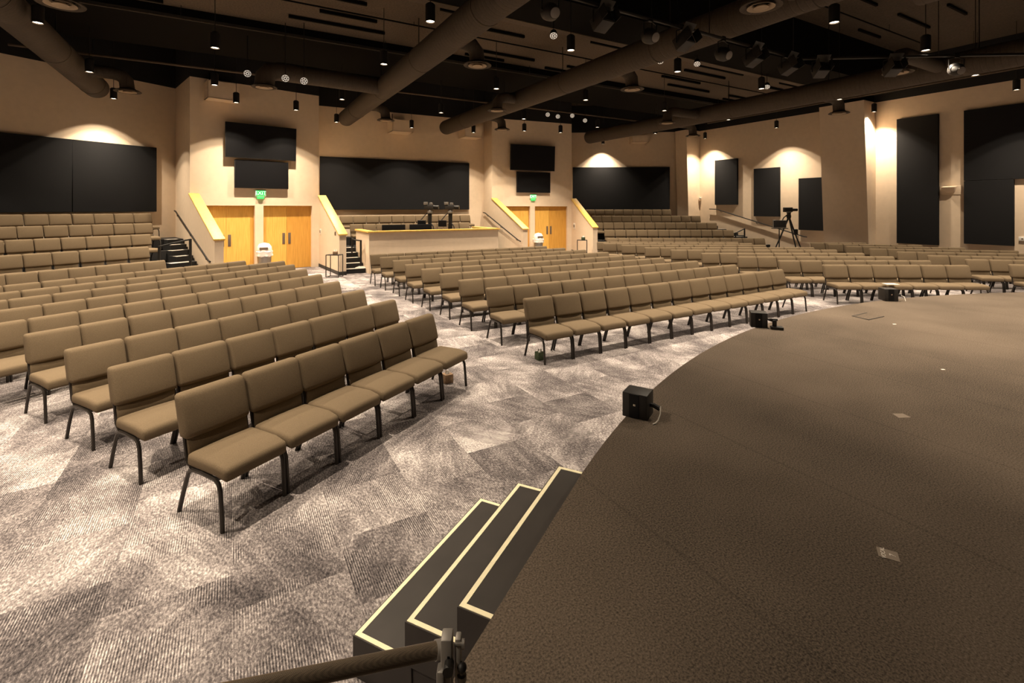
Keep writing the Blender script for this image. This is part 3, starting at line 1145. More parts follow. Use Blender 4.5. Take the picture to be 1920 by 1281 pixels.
part('pole', MB().tube([(0, 0, .02), (0, 0, 1.36)], .022, 8), 'pole_dark', t)
part('base', MB().lathe([(0, 0), (.24, 0), (.22, .03), (.03, .05), (0, .05)], 14), 'white_plastic', t)
part('shelf', MB().box(-.26, .30, -.13, .13, 1.35, 1.38), 'black_plastic', t)
part('monitor', MB().box(-.26, .28, -.03, .03, 1.39, 1.70), 'grey_metal', t, bevel=.01)
part('screen', MB().box(-.24, .26, -.036, -.028, 1.42, 1.68), 'black_plastic', t, smooth=False)


# ------------------------------------------------------------------ side tables, bins, tissue boxes
def side_table(label, p, rz, w, d, h):
    t = thing('side_table', label, 'table', p, rz, 'slim metal side tables by the half walls')
    part('top', MB().box(-w, w, -d, d, h - .025, h), 'pole_dark', t, bevel=.003)
    for sx in (-1, 1):
        for sy in (-1, 1):
            part('leg', MB().box(sx * w - (.02 if sx > 0 else 0), sx * w + (.02 if sx < 0 else 0), sy * d - (.02 if sy > 0 else 0), sy * d + (.02 if sy < 0 else 0), 0, h - .025), 'pole_dark', t, smooth=False)
    part('foot_rail', MB().box(-w, w, -d, -d + .02, 0, .02).box(-w, w, d - .02, d, 0, .02).box(-w, -w + .02, -d, d, 0, .02), 'pole_dark', t, smooth=False)


def tissue_box(label, p, rz, material, w=.06, h=.12, group='tissue boxes around the hall'):
    t = thing('tissue_box', label, 'tissue box', p, rz, group)
    part('carton', MB().box(-w, w, -w, w, 0, h), material, t, bevel=.004)
    tm = MB()
    for i in range(4):
        a = i * 1.6
        r = w * .55
        tm.add([(r * math.cos(a), r * math.sin(a), h - .002), (r * math.cos(a + 1.3), r * math.sin(a + 1.3), h - .002),
                (r * .9 * math.cos(a + 1.0), r * .9 * math.sin(a + 1.0), h + w * .9), (r * .2 * math.cos(a), r * .2 * math.sin(a), h + w * .6)], [(0, 1, 2, 3)])
    part('tissue', tm, 'tissue', t)


p = at_z(627, 519.5, 0)
side_table('slim black side table beside the half wall of the left doors', p, math.radians(-8), .22, .15, .72)
tissue_box('brown tissue box on the side table by the left doors', (p.x + .03, p.y, .72), .2, 'box_brown', .07, .10)
p = Vector((3.12, 21.6, 0))
side_table('slim black side table beside the half wall of the right doors', p, math.radians(-5), .22, .15, .78)
tissue_box('green tissue box on the side table by the right doors', (p.x + .05, p.y, .78), .2, 'box_green', .07, .12)


def bin_(label, p):
    t = thing('trash_can', label, 'trash can', p, .4, 'domed trash cans between the doors')
    part('can', MB().lathe([(0, 0), (.19, 0), (.23, .70), (.21, .70), (.0, .66)], 20), 'grey_metal', t)
    bag = MB().lathe([(.235, .55), (.262, .58), (.255, .66), (.27, .72), (.235, .735), (.22, .70)], 20)
    for i, v in enumerate(bag.v):
        k = 1 + .06 * math.sin(i * 2.3)
        bag.v[i] = (v[0] * k, v[1] * k, v[2] + .015 * math.sin(i * 1.7))
    part('bin_liner', bag, 'trash_bag', t)
    part('dome_lid', MB().lathe([(.23, .72), (.24, .76), (.22, .88), (.15, .98), (.0, 1.02)], 20), 'white_plastic', t)
    part('flap', MB().box(-.13, .13, -.245, -.18, .79, .87), 'plate_metal', t, bevel=.01)


pb = PL_bay1.pt(PL_bay1.px(489, 390)[0], .42)
bin_('white domed trash can between the two left double doors', (pb[0], pb[1], 0))
pb = PL_bay2.pt(PL_bay2.px(1002, 390)[0], .45)
bin_('white domed trash can between the two right double doors', (pb[0], pb[1], 0))


# ------------------------------------------------------------------ chairs
CW = .52


def rounded(x0, x1, y0, y1, z0, z1, name, bev, seg, crown=0.0, lean=0.0, belly=0.0):
    """padded cushion: subdivided, rounded block"""
    bm = bmesh.new()
    bmesh.ops.create_cube(bm, size=1)
    for v in bm.verts:
        v.co = Vector((x0 + (v.co.x + .5) * (x1 - x0), y0 + (v.co.y + .5) * (y1 - y0), z0 + (v.co.z + .5) * (z1 - z0)))
    bmesh.ops.bevel(bm, geom=list(bm.edges), offset=bev, segments=seg, profile=.6, affect='EDGES', clamp_overlap=True)
    bmesh.ops.subdivide_edges(bm, edges=[e for e in bm.edges if e.calc_length() > .2], cuts=3, use_grid_fill=True)
    cx, hx = (x0 + x1) / 2, (x1 - x0) / 2
    for v in bm.verts:
        u = 1 - ((v.co.x - cx) / hx) ** 2
        if crown and v.co.z > (z0 + z1) / 2:
            w = 1 - ((v.co.y - (y0 + y1) / 2) / ((y1 - y0) / 2)) ** 2
            v.co.z += crown * max(0, u) * (.4 + .6 * max(0, w))
        if belly and v.co.y < (y0 + y1) / 2:
            w = 1 - ((v.co.z - (z0 + (z1 - z0) * .36)) / ((z1 - z0) * .64)) ** 2
            v.co.y -= belly * (.35 + .65 * max(0, u)) * max(0, w)
        if lean:
            v.co.y += (v.co.z - z0) * lean
    bmesh.ops.recalc_face_normals(bm, faces=bm.faces)
    me = bpy.data.meshes.new(name)
    bm.to_mesh(me)
    bm.free()
    me.materials.append(MATS['chair_fabric'])
    me.polygons.foreach_set('use_smooth', [True] * len(me.polygons))
    return me


def seat_mesh():
    me = rounded(-.254, .254, -.035, .405, .358, .448, 'seat', .034, 3, crown=.012)
    for v in me.vertices:                       # waterfall front edge, slightly drawn in at the front corners
        f = max(0, (.12 - v.co.y) / .155)
        v.co.z -= .028 * f * f
        v.co.x *= 1 - .05 * f * f
    return me


M_seat = seat_mesh()
M_back = rounded(-.254, .254, .415, .505, .532, .845, 'backrest', .040, 3, lean=.26, belly=.024)
M_pan = rounded(-.230, .230, .398, .428, .385, .565, 'back_panel', .010, 1, lean=.22)


def leg_paths(sx):
    x = sx * .243
    fr = [(x, .0, 0), (x, .012, .15), (x, .025, .275), (x, .045, .320), (x, .085, .342), (x, .22, .347)]
    bk = [(x, .22, .347), (x, .345, .342), (x, .385, .320), (x, .41, .275), (x, .46, .15), (x, .512, 0)]
    po = [(sx * .236, .375, .345), (sx * .236, .430, .39), (sx * .236, .455, .52), (sx * .236, .50, .68)]
    return fr, bk, po


legs = []
posts = []
for sx in (-1, 1):
    fr, bk, po = leg_paths(sx)
    legs.append(MB().tube(fr, .0155, 7).mesh('leg', 'chair_metal'))
    legs.append(MB().tube(bk, .0155, 7).mesh('leg', 'chair_metal'))
    posts.append(MB().tube(po, .012, 6).mesh('back_post', 'chair_metal'))
M_rail = MB().box(-.24, .24, .06, .085, .333, .357).box(-.24, .24, .36, .385, .333, .357).mesh('seat_rail', 'chair_metal')
fm = MB()
for sx in (-1, 1):
    fr, bk, po = leg_paths(sx)
    for pth in (fr, bk, po):
        fm.tube([pth[0], pth[2], pth[-2], pth[-1]], .0155, 5)
fm.box(-.25, .25, .06, .085, .33, .357).box(-.25, .25, .36, .385, .33, .357)
M_frame = fm.mesh('leg_frame', 'chair_metal')

CHAIRS = []          # (x, y, z, angle, scale_x, label, group)


def add_row(block, row, p_left, ang, n, spacing, z=0.0, group=None, tb=.575, first=1):
    """n chairs from the left end; p_left = point under the top of the first chair's back, left corner"""
    u = Vector((math.cos(ang), math.sin(ang)))
    nb = Vector((-u.y, u.x))
    for i in range(n):
        q = Vector(p_left) + u * (spacing * (i + .5)) - nb * tb
        lab = 'taupe padded chair, %s from left, %s row of the %s' % (ORD[i + first - 1], ORD[row - 1], block)
        CHAIRS.append((q.x, q.y, z, ang + random.uniform(-.012, .012), spacing / CW, lab, group or 'chairs in the ' + block, (block, row, i)))


TZ = .85


def row_px(block, row, l, r, n, ang=None, group=None, trim=0.0, extra=0):
    """row whose two top back corners were measured at pixels l and r"""
    a, b = at_z(*l, TZ).xy, at_z(*r, TZ).xy
    if ang is not None:
        u = Vector((math.cos(ang), math.sin(ang)))
        m_ = (a + b) / 2
        La = (b - a).dot(u)
        a = m_ - u * La / 2
        b = m_ + u * La / 2
    d = b - a
    an = math.atan2(d.y, d.x)
    sp = (d.length + .02) / n
    a = a - d.normalized() * .01
    a = a - d.normalized() * sp * extra
    add_row(block, row, a, an, n + extra, sp, group=group)


LB = 'left seating block'
row_px(LB, 1, (324.4, 737), (803.6, 586), 6)
row_px(LB, 2, (197.5, 687.5), (735, 560), 7)
row_px(LB, 3, (118.7, 653.7), (678, 541.5), 8)
row_px(LB, 4, (41, 625.5), (632, 526), 9)
# rows that run out of the frame on the left: right end measured, spacing as in the rows before
uL = math.radians(63.6)
for k, (x, y, n) in enumerate([(599, 513, 10), (572, 503, 11), (549, 495, 12), (531, 488.5, 12), (457, 488, 11)]):
    pr = at_z(x, y, TZ).xy
    sp = .502
    u_ = Vector((math.cos(uL), math.sin(uL)))
    add_row(LB, 5 + k, pr - u_ * (n * sp - .01), uL, n, sp)
pr = at_z(308, 487, TZ).xy
u_ = Vector((math.cos(uL), math.sin(uL)))
add_row(LB, 10, pr - u_ * (7 * .505), uL, 7, .505)

CB = 'centre seating block'
cl = [(979.6, 558.5), (909, 539), (858.6, 524), (822.5, 512.5), (788.4, 503.5), (758.3, 495.3), (735.6, 487.7), (711.9, 481.6), (693.3, 476.7)]
cr = [(1461.9, 503.75), (1375.8, 495), (1304, 488), (1241, 482.3), (1187, 477), (1138.6, 471.8), (1096, 467.8), (1058, 464.4), (1023, 461)]
for k in range(9):
    row_px(CB, k + 1, cl[k], cr[k], (13, 13, 13, 13, 13, 13, 12, 12, 12)[k])

RB = 'right seating block'
rl_ = [(1539.8, 495.4), (1455.6, 487.2), (1378.8, 479.8), (1312.6, 473.6), (1255.3, 467.5), (1207, 463), (1165.3, 459), (1131, 456), (1120, 453.5)]
rr_ = [(1813, 496.3), (1744.6, 488.0), (1675.9, 480.6), (1619.7, 474.2), (1569, 468), (1527.6, 463.7), (1433, 458.5), (1406.9, 455.3), (1381, 452.8)]
for k in range(9):
    row_px(RB, k + 1, rl_[k], rr_[k], (6, 7, 8, 9, 10, 11, 10, 11, 11)[k], ang=0.0 if k else -.02)
add_row(RB, 10, (4.25, 21.85), 0, 14, .507)

FB = 'far right seating block'
fl = [(1888, 494.7), (1807.6, 485.2), (1737, 478), (1679.6, 471.3), (1627.9, 465.5), (1583.8, 460.9), (1550, 456.8), (1517.5, 454.4)]
for k, n in enumerate((3, 4, 5, 7, 8, 7, 6, 4)):
    pl_ = at_z(*fl[k], TZ).xy
    add_row(FB, k + 1, pl_, math.radians(-11.5 if k < 7 else -4), n, .525)

LT = 'left raised tier'
uW = PL_left.ang
for k in range(4):
    n = (10, 10, 9, 9)[k]
    e = Vector(LP(row_u[k], row_c[k]))
    add_row(LT, 4 - k, e - UL * (n * .515), uW, n, .515, z=RISE * (4 - k))
CT = 'centre raised tier'
a = Vector(G(4.05, 19.62)); b = Vector(G(9.05, 19.62))
add_row(CT, 1, at_y(655, 419, 18.95).xy, math.radians(30), 10, .512, z=.72)
add_row(CT, 2, at_y(636, 404, 19.75).xy, math.radians(30), 11, .530, z=1.03)
RT = 'right raised tier'
for k, (yb, xa, xb) in enumerate(rt_rows):
    n = (12, 12, 11, 9)[k]
    add_row(RT, k + 1, (xb - n * .507, yb), 0, n, .507, z=RR * (k + 1))


def in_view(c):
    x, y, z = c[:3]
    if y < .5:
        return False
    px = 960 + F * x / y
    w = .7 * F / y
    return -w < px < 1920 + w


vis = [c for c in CHAIRS if in_view(c)]
vis.sort(key=lambda c: c[1])
near, rest = vis[:300], vis[300:]
full_d = 11.5
for c in near:
    x, y, z, an, sx, lab, grp, _ = c
    t = thing('chair', lab, 'chair', (x, y, z), an, grp)
    t.scale = (sx, 1, 1)
    link('seat', M_seat, t)
    link('backrest', M_back, t)
    link('back_panel', M_pan, t)
    if y < full_d:
        for l_ in legs:
            link('leg', l_, t)
        for l_ in posts:
            link('back_post', l_, t)
        link('seat_rail', M_rail, t)
    else:
        link('leg_frame', M_frame, t)

# the farthest chairs, beyond the first three hundred, as one object
lite = []
for me in (M_seat, M_back, M_pan, M_frame):
    me.calc_loop_triangles() if hasattr(me, 'calc_loop_triangles') else None
    lite.append(([tuple(v.co) for v in me.vertices], [tuple(p.vertices) for p in me.polygons], 1 if me is M_frame else 0))
vs, fs, mi = [], [], []
if rest:
    org = Vector((rest[0][0], rest[0][1], 0))
    for c in rest:
        x, y, z, an, sx = c[:5]
        ca, sa = math.cos(an), math.sin(an)
        for v_, f_, m_ in lite:
            o_ = len(vs)
            for p in v_:
                q = p[0] * sx
                vs.append((x - org.x + q * ca - p[1] * sa, y - org.y + q * sa + p[1] * ca, z + p[2]))
            fs += [tuple(i + o_ for i in f) for f in f_]
            mi += [m_] * len(f_)
    me = bpy.data.meshes.new('far_chairs')
    me.from_pydata(vs, [], fs)
    me.materials.append(MATS['chair_fabric'])
    me.materials.append(MATS['chair_metal'])
    me.polygons.foreach_set('material_index', mi)
    me.polygons.foreach_set('use_smooth', [True] * len(me.polygons))
    me.update()
    o = link('far_chairs', me, None, org)
    tag(o, 'the farthest taupe chairs at the back of the hall', 'chair', None, 'stuff')

# small things lying around the chairs
p = at_z(1012, 674, 0)
tissue_box('green tissue box on the carpet under the first centre chair', (p.x, p.y, 0), math.radians(28), 'box_green', .055, .11)
p = at_z(839, 717, 0)
tissue_box('brown tissue box on the carpet under the last chair of the left front row', (p.x, p.y, 0), math.radians(35), 'box_brown', .055, .11)
pp = at_z(1674, 534, .474)
b = MB().box(pp.x - .14, pp.x + .14, pp.y - .02, pp.y + .15, .478, .484)
solo('paper_sheet', b, 'switch_plate', 'white paper lying on a seat of the right front row', 'paper', smooth=False)

# ------------------------------------------------------------------ ceiling: girders, ducts, pipes
def grid_box(name, e10, e11, e20, e21, z0, z1, material, **kw):
    return solo(name, MB().prism([G(e10, e20), G(e11, e20), G(e11, e21), G(e10, e21)], z0, z1), material, smooth=False, **kw)


o = grid_box('girder', -9.5, 21.8, 8.35, 9.75, 6.6, DK, 'girder_black', kind='structure')
o = grid_box('girder_flange', -9.5, 21.8, 9.75, 9.98, 6.58, 6.66, 'girder_lip', kind='structure')
mat('deck_lit', (.085, .061, .040), .95, noise=.3, scale=25)  # lighter copy of the deck colour, standing in for light on it
o = grid_box('lit_deck_sheet', -9.5, 21.5, 9.98, 13.45, 6.80, 6.85, 'deck_lit', kind='structure')  # sheet added below the roof deck so this bay looks lit
o = grid_box('bulkhead', -8.5, 21.5, 13.45, 16.4, 6.62, DK, 'girder_black', kind='structure')
DZ, DR = 5.75, .31


def grid_pt(e1, e2, z):
    x, y = G(e1, e2)
    return Vector((x, y, z))


def duct(label, e1, e2a, e2b, z=DZ, r=DR, cap_end=True):
    """round duct along the building grid, local X along its axis"""
    a, b = grid_pt(e1, e2a, z), grid_pt(e1, e2b, z)
    L_ = (b - a).length
    ang = math.atan2((b - a).y, (b - a).x)
    t = thing('air_duct', label, 'air duct', a, ang, 'round air ducts under the ceiling')
    body = MB().tube([(0, 0, 0), (L_ * .5, 0, 0), (L_ - .10, 0, 0), (L_ - .03, 0, 0), (L_, 0, 0)], [r, r, r, r * .96, r * .80], 28)
    part('duct_body', body, 'duct', t)
    k = 2.9
    while k < L_:
        part('joint_band', MB().tube([(k, 0, 0), (k + .05, 0, 0)], r + .008, 28), 'duct', t)
        part('hanger', MB().tube([(k + .2, 0, r), (k + .2, 0, DK - z)], .012, 5), 'black_metal', t)
        k += 3.4
    return t, ang, a


def branch(label, e1, side, e2, z=DZ, target=None, zd=5.3, r=.165):
    """elbow from a main duct to a round ceiling diffuser"""
    a = grid_pt(e1, e2, z)
    b = grid_pt(target[0], target[1], zd)
    d = b - a
    d.z = 0
    Ld = d.length
    ang = math.atan2(d.y, d.x)
    base, dang = label
    Mi = (Matrix.Translation(base.location) @ Matrix.Rotation(dang, 4, 'Z')).inverted()
    Mt = Mi @ Matrix.Translation((b.x, b.y, zd)) @ Matrix.Rotation(ang, 4, 'Z')
    pth = [(-Ld + .15, 0, z - zd), (-.32, 0, z - zd), (-.14, 0, z - zd - .05), (-.03, 0, z - zd - .17), (0, 0, .02)]
    t = part('branch_elbow', MB().tube(pth, r, 16, cap=False), 'duct', base)
    t.matrix_local = Mt
    part('diffuser_ring', MB().lathe([(.17, .05), (.26, .03), (.305, 0), (.30, -.012), (.25, .0), (.20, .03)], 28), 'duct', t)
    part('diffuser_inner_ring', MB().lathe([(.125, .045), (.19, .0), (.20, -.02), (.185, -.018), (.13, .02)], 28), 'diffuser_ring', t)
    part('diffuser_cone', MB().lathe([(0, .02), (.05, .02), (.10, -.01), (.105, -.025), (.06, -.02), (0, -.005)], 24), 'diffuser_ring', t)
    part('diffuser_throat', MB().lathe([(0, .07), (.18, .07), (.18, .06), (0, .06)], 24), 'girder_black', t)


DA, DBB, DC, DD = -3.46, 3.92, 8.2, 15.6
DUCT = {}
DUCT['A'] = duct('leftmost round brown duct ending at the left wall', DA, -2, 18.6)
DUCT['B'] = duct('second round duct from the left, above the sound booth stairs', DBB, -2, 20.0)
DUCT['C'] = duct('third round duct ending above the sound booth', DC, -2, 20.1)
DUCT['D'] = duct('rightmost round duct running over the right raised chairs', DD, -2, 19.3)
duct('short dark round duct high over the stage on the right', 10.5, -4, 3.9, z=6.2, r=.42)
branch(DUCT['A'][:2], DA, 1, 16.3, target=(-2.4, 16.3))
branch(DUCT['A'][:2], DA, 1, 9.8, target=(-2.25, 9.8))
branch(DUCT['B'][:2], DBB, 1, 9.5, target=(4.62, 9.5))
branch(DUCT['B'][:2], DBB, 1, 17.1, target=(4.72, 17.1))
branch(DUCT['C'][:2], DC, -1, 13.6, target=(7.3, 13.6))
branch(DUCT['C'][:2], DC, 1, 16.8, target=(9.25, 16.8))
branch(DUCT['C'][:2], DC, 1, 9.4, target=(9.05, 9.4))
branch(DUCT['C'][:2], DC, -1, 4.55, target=(7.05, 4.55))
branch(DUCT['D'][:2], DD, -1, 12.5, target=(13.75, 12.5))
branch(DUCT['D'][:2], DD, 1, 14.2, target=(17.2, 14.2))
branch(DUCT['D'][:2], DD, 1, 8.4, target=(17.2, 8.4))
branch(DUCT['D'][:2], DD, -1, 5.2, target=(13.2, 5.2))
branch(DUCT['B'][:2], DBB, -1, 14.2, target=(.72, 13.95), r=.24)


def pipe(label, pts, r, material='girder_lip', group='pipes under the ceiling', hang=None):
    base = pts[0]
    t = thing('ceiling_pipe', label, 'pipe', base, 0, group)
    part('tube', MB().tube([p - base for p in pts], r, 8), material, t)
    d = pts[-1] - pts[0]
    n = max(2, int(d.length / 4))
    for i in range(n):
        q = pts[0] + d * ((i + .5) / n) - base
        part('hanger', MB().tube([q, q + Vector((0, 0, DK - base.z))], .008, 4), 'black_metal', t)


pipe('pale sprinkler pipe crossing in front of the back walls', [grid_pt(-5, 17.35, 6.42), grid_pt(19.5, 17.35, 6.42)], .035)
pipe('thin dark pipe high across the left ceiling', [grid_pt(-8, 13.3, 6.5), grid_pt(20, 13.3, 6.5)], .018, 'duct')
pipe('long pipe running beside the right wall', [grid_pt(21.0, -4, 6.55), grid_pt(21.0, 16.2, 6.55)], .06)
pipe('second thinner pipe running beside the right wall', [grid_pt(20.7, -4, 6.45), grid_pt(20.7, 16.2, 6.45)], .035)
pipe('thin conduit along the roof deck above the second duct', [grid_pt(-3, 11.6, 6.72), grid_pt(20, 11.6, 6.72)], .02, 'girder_black')
pipe('thin conduit along the roof deck over the front chairs', [grid_pt(-3, 7.2, 7.7), grid_pt(20, 7.2, 7.7)], .02, 'girder_black')
pipe('thin conduit along the roof deck over the stage', [grid_pt(2, 3.1, 7.5), grid_pt(20, 3.1, 7.5)], .03, 'girder_black')
pipe('second thin conduit along the roof deck over the stage', [grid_pt(2, 1.9, 7.4), grid_pt(20, 1.9, 7.4)], .035, 'girder_black')
LW = 'the roof deck strut strips'
random.seed(3)
nth = 0
for e2 in (10.4, 11.0, 11.9, 12.6, 13.1, 7.8, 6.6, 5.6, 4.4):
    for e1 in range(-4, 20, 4):
        if random.random() < .35:
            continue
        a = e1 + random.uniform(0, 2)
        l_ = random.uniform(1.2, 2.4)
        nth += 1
        zs = 6.79 if e2 > 9.9 else DK - .01
        grid_box('deck_strut', a, a + l_, e2, e2 + .06, zs - .07, zs, 'girder_black', label='thin black strut strip under the brown roof deck', cat='strut', group='black strut strips under the roof deck')


# ------------------------------------------------------------------ pendant lamps (the hall's own light)
LENS_R, CAN_R, CAN_H = .066, .088, .33
cable_cache = {}
M_can = MB().lathe([(CAN_R - .012, .0), (CAN_R, .0), (CAN_R, CAN_H - .03), (CAN_R - .03, CAN_H), (0, CAN_H), ], 20).mesh('housing', 'black_metal')
M_ref = MB().lathe([(CAN_R - .012, .0), (CAN_R - .02, .035), (0, .035)], 20).mesh('reflector', 'girder_lip')
M_lens = MB().lathe([(0, .018), (CAN_R - .017, .018), (CAN_R - .017, .022), (0, .022)], 20).mesh('lens', 'lamp_lens')


lamp_data = bpy.data.lights.new('lamp', 'SPOT')
lamp_data.energy = LAMP_POWER
lamp_data.color = LAMP_COLOR
lamp_data.spot_size = math.radians(106)
lamp_data.spot_blend = .02
lamp_data.shadow_soft_size = .05
# photometric curve of the reflector: strong beam straight down, cut-off near 46 degrees with a weak rim
lamp_data.use_nodes = True
nt = lamp_data.node_tree
em = nt.nodes['Emission']
tcn = nt.nodes.new('ShaderNodeTexCoord')
sxyz = nt.nodes.new('ShaderNodeSeparateXYZ')
ab = nt.nodes.new('ShaderNodeMath')
ab.operation = 'ABSOLUTE'
rmp = nt.nodes.new('ShaderNodeValToRGB')
el = rmp.color_ramp.elements
el[0].position, el[0].color = .615, (0, 0, 0, 1)
el[1].position, el[1].color = 1.0, (1, 1, 1, 1)
for q_, v_ in ((.635, .08), (.690, .11), (.708, .27), (.77, .38), (.86, .62), (.94, .9)):
    k_ = el.new(q_)
    k_.color = (v_, v_, v_, 1)
nt.links.new(tcn.outputs['Normal'], sxyz.inputs[0])
nt.links.new(sxyz.outputs[2], ab.inputs[0])
nt.links.new(ab.outputs[0], rmp.inputs[0])
nt.links.new(rmp.outputs[0], em.inputs['Strength'])


def pendant(p, label, power=1.0, angle=96, group='black cylinder pendant lamps'):
    t = thing('pendant_lamp', label, 'pendant lamp', p, 0, group)
    link('housing', M_can, t)
    link('reflector', M_ref, t)
    link('lens', M_lens, t)
    h = round(DK - p[2] - CAN_H, 2)
    if h not in cable_cache:
        cable_cache[h] = MB().tube([(0, 0, CAN_H - .01), (0, 0, CAN_H + h)], .008, 5).mesh('cable', 'black_metal')
    link('cable', cable_cache[h], t)
    ld = lamp_data
    lo = bpy.data.objects.new('lamp', ld)
    lo.location = (0, 0, -.012)
    lo.parent = t
    COL.objects.link(lo)


PZ = 5.5
E1 = [-3.1, -.3, 3.0, 6.25, 9.36, 12.7, 16.1]
row_name = {4.62: 'the stage edge', 8.2: 'the front rows', 11.75: 'the middle rows', 15.4: 'the rear rows'}
grid_seen = [(-3.0, 11.74), (-.3, 11.75), (-3.0, 15.36), (-.4, 15.31), (3.05, 8.18), (3.03, 11.14), (2.91, 15.40), (6.30, 15.84), (6.36, 11.88), (6.16, 8.2),
             (9.39, 11.75), (12.97, 15.47), (9.37, 8.19), (12.74, 11.7), (16.13, 11.7), (12.73, 8.2), (9.3, 4.62), (16.04, 7.82), (12.61, 4.48), (16.05, 4.70), (16.3, 15.5), (9.4, 15.4)]
names = {0: 'at the top left corner before the leftmost duct', 1: 'high left over the left chairs', 2: 'beside the leftmost duct end', 3: 'left of the left beam box',
         4: 'largest at the top edge left of the second duct', 5: 'beside the second duct over the aisle', 6: 'left of the second duct above the stairs', 7: 'between the second and third duct near the booth',
         8: 'above the end of the third duct', 9: 'right of the second duct at the top centre', 10: 'below the third duct, right of centre', 11: 'above the end of the rightmost duct',
         12: 'right of the third duct under the black girder', 13: 'above the diffuser of the rightmost duct', 14: 'against the rightmost duct over the raised chairs', 15: 'above the rightmost duct, middle',
         16: 'largest at the top edge right of centre', 17: 'above the wide leaning column diffuser', 18: 'high right over the stage', 19: 'in front of the rightmost duct at the right',
         20: 'half hidden behind the rightmost duct near its end', 21: 'small, before the sprinkler pipe left of the right bay spotlights'}
for i, (a, b) in enumerate(grid_seen):
    x, y = G(a, b)
    pendant((x, y, PZ), 'black pendant lamp ' + names[i])
walls_seen = [((-12.05, 14.68), PZ, 'washing the far left black panel'), ((-8.66, 15.24), PZ, 'washing the left door bay, left one'), ((-7.30, 16.41), PZ, 'washing the left door bay, right one'),
              ((-6.77, 18.72), PZ, 'before the end cap of the second duct'), ((-4.14, 20.02), PZ, 'washing the centre panel before its beam box'), ((-1.69, 21.30), PZ, 'before the beam box by the right door bay'),
              ((.53, 20.85), PZ, 'washing the right door bay, left one'), ((2.13, 21.30), PZ, 'washing the right door bay, right one')]
for (x, y), z, nm in walls_seen:
    pendant((x, y, z), 'black pendant lamp ' + nm)
for px_, py_, Y, nm in ((1130.6, 270, 26.45, 'close to the back wall under the rightmost duct end'), (1322, 260, 25.4, 'by the narrow leaning column'), (1456, 240, 21.8, 'washing the wall above the tripod camera'),
                        (1639, 210, 18.78, 'beside the wide leaning column'), (1906, 169, 14.8, 'over the widest black panel at the right edge')):
    q = at_y(px_, py_, Y)
    pendant(tuple(q), 'black pendant lamp ' + nm)
# the same lamps go on outside the picture, over the near seats and the stage
hid = [(-6.4, 8.2), (-6.4, 11.75), (-3.0, 8.2), (-.3, 8.2), (-3.0, 4.65), (-.3, 4.65), (6.25, 4.65), (6.25, 1.1), (9.36, 1.1), (12.7, 1.1), (16.1, 1.1), (-6.4, 4.65), (-6.4, 15.4), (19.3, 1.1), (-3.0, 1.1)]  # the last, unseen one is added to brighten the near left floor
for i, (a, b) in enumerate(hid):
    x, y = G(a, b)
    pendant((x, y, PZ), 'black pendant lamp of the ceiling grid outside the picture', group='pendant lamps out of the picture')

# ------------------------------------------------------------------ stage lighting on pipes
TZP = 5.30
t = thing('lighting_pipe', 'bent black lighting pipe carrying the stage lights', 'pipe', (0, 0, 0))
pA, pB = grid_pt(.2, 5.76, TZP), grid_pt(10.21, 5.76, TZP)
pC = Vector((12.8, 9.6, TZP))
part('tube', MB().tube([pA, pB], .03, 8), 'pole_dark', t)
part('tube', MB().tube([pB, pC], .03, 8), 'pole_dark', t)
for q in [pA + (pB - pA) * k for k in (.12, .36, .62, .72, .98)] + [pB + (pC - pB) * k for k in (.4, .9)]:
    part('hanger', MB().tube([q, Vector((q.x, q.y, DK))], .01, 4), 'black_metal', t)


def stage_light(kind, p, aim, label):
    t = thing('stage_light', label, 'stage light', (p.x, p.y, p.z - .42), aim, 'stage lights on the bent pipe')
    t.scale = (.85, .85, .85)
    part('clamp', MB().box(-.03, .03, -.05, .05, .44, .54), 'black_metal', t)
    part('yoke', MB().tube([(0, -.17, .16), (0, -.17, .40), (0, 0, .46), (0, .17, .40), (0, .17, .16)], .012, 6), 'black_metal', t)
    if kind == 0:
        mb = MB().lathe([(0, -.17), (.10, -.15), (.15, -.05), (.15, .08), (.08, .17), (0, .18)], 16)
        mb.xf(Matrix.Translation((0, 0, .16)) @ Matrix.Rotation(math.radians(65), 4, 'Y'))
        part('can', mb, 'black_plastic', t)
        gl = MB().lathe([(0, -.178), (.09, -.165), (.09, -.155), (0, -.165)], 16)
        gl.xf(Matrix.Translation((0, 0, .16)) @ Matrix.Rotation(math.radians(65), 4, 'Y'))
        part('lens', gl, 'alu_grey', t)
    else:
        mb = MB().box(-.20, .10, -.14, .14, -.12, .14)
        M = Matrix.Translation((0, 0, .16)) @ Matrix.Rotation(math.radians(25), 4, 'Y')
        mb.xf(M)
        part('body', mb, 'black_plastic', t, bevel=.02)
        for sy in (-1, 1):
            fl_ = MB().box(-.36, -.20, sy * .15, sy * .15 + .008, -.12, .12)
            fl_.xf(M)
            part('barn_door', fl_, 'black_metal', t, smooth=False)
        fl_ = MB().hexa([(-.20, -.14, .14), (-.36, -.16, .22), (-.36, .16, .22), (-.20, .14, .14)], [(-.20, -.14, .148), (-.36, -.16, .228), (-.36, .16, .228), (-.20, .14, .148)])
        fl_.xf(M)
        part('barn_door', fl_, 'pole_dark', t, smooth=False)
        le = MB().box(-.206, -.198, -.11, .11, -.10, .11)
        le.xf(M)
        part('lens', le, 'pole_dark', t, smooth=False)


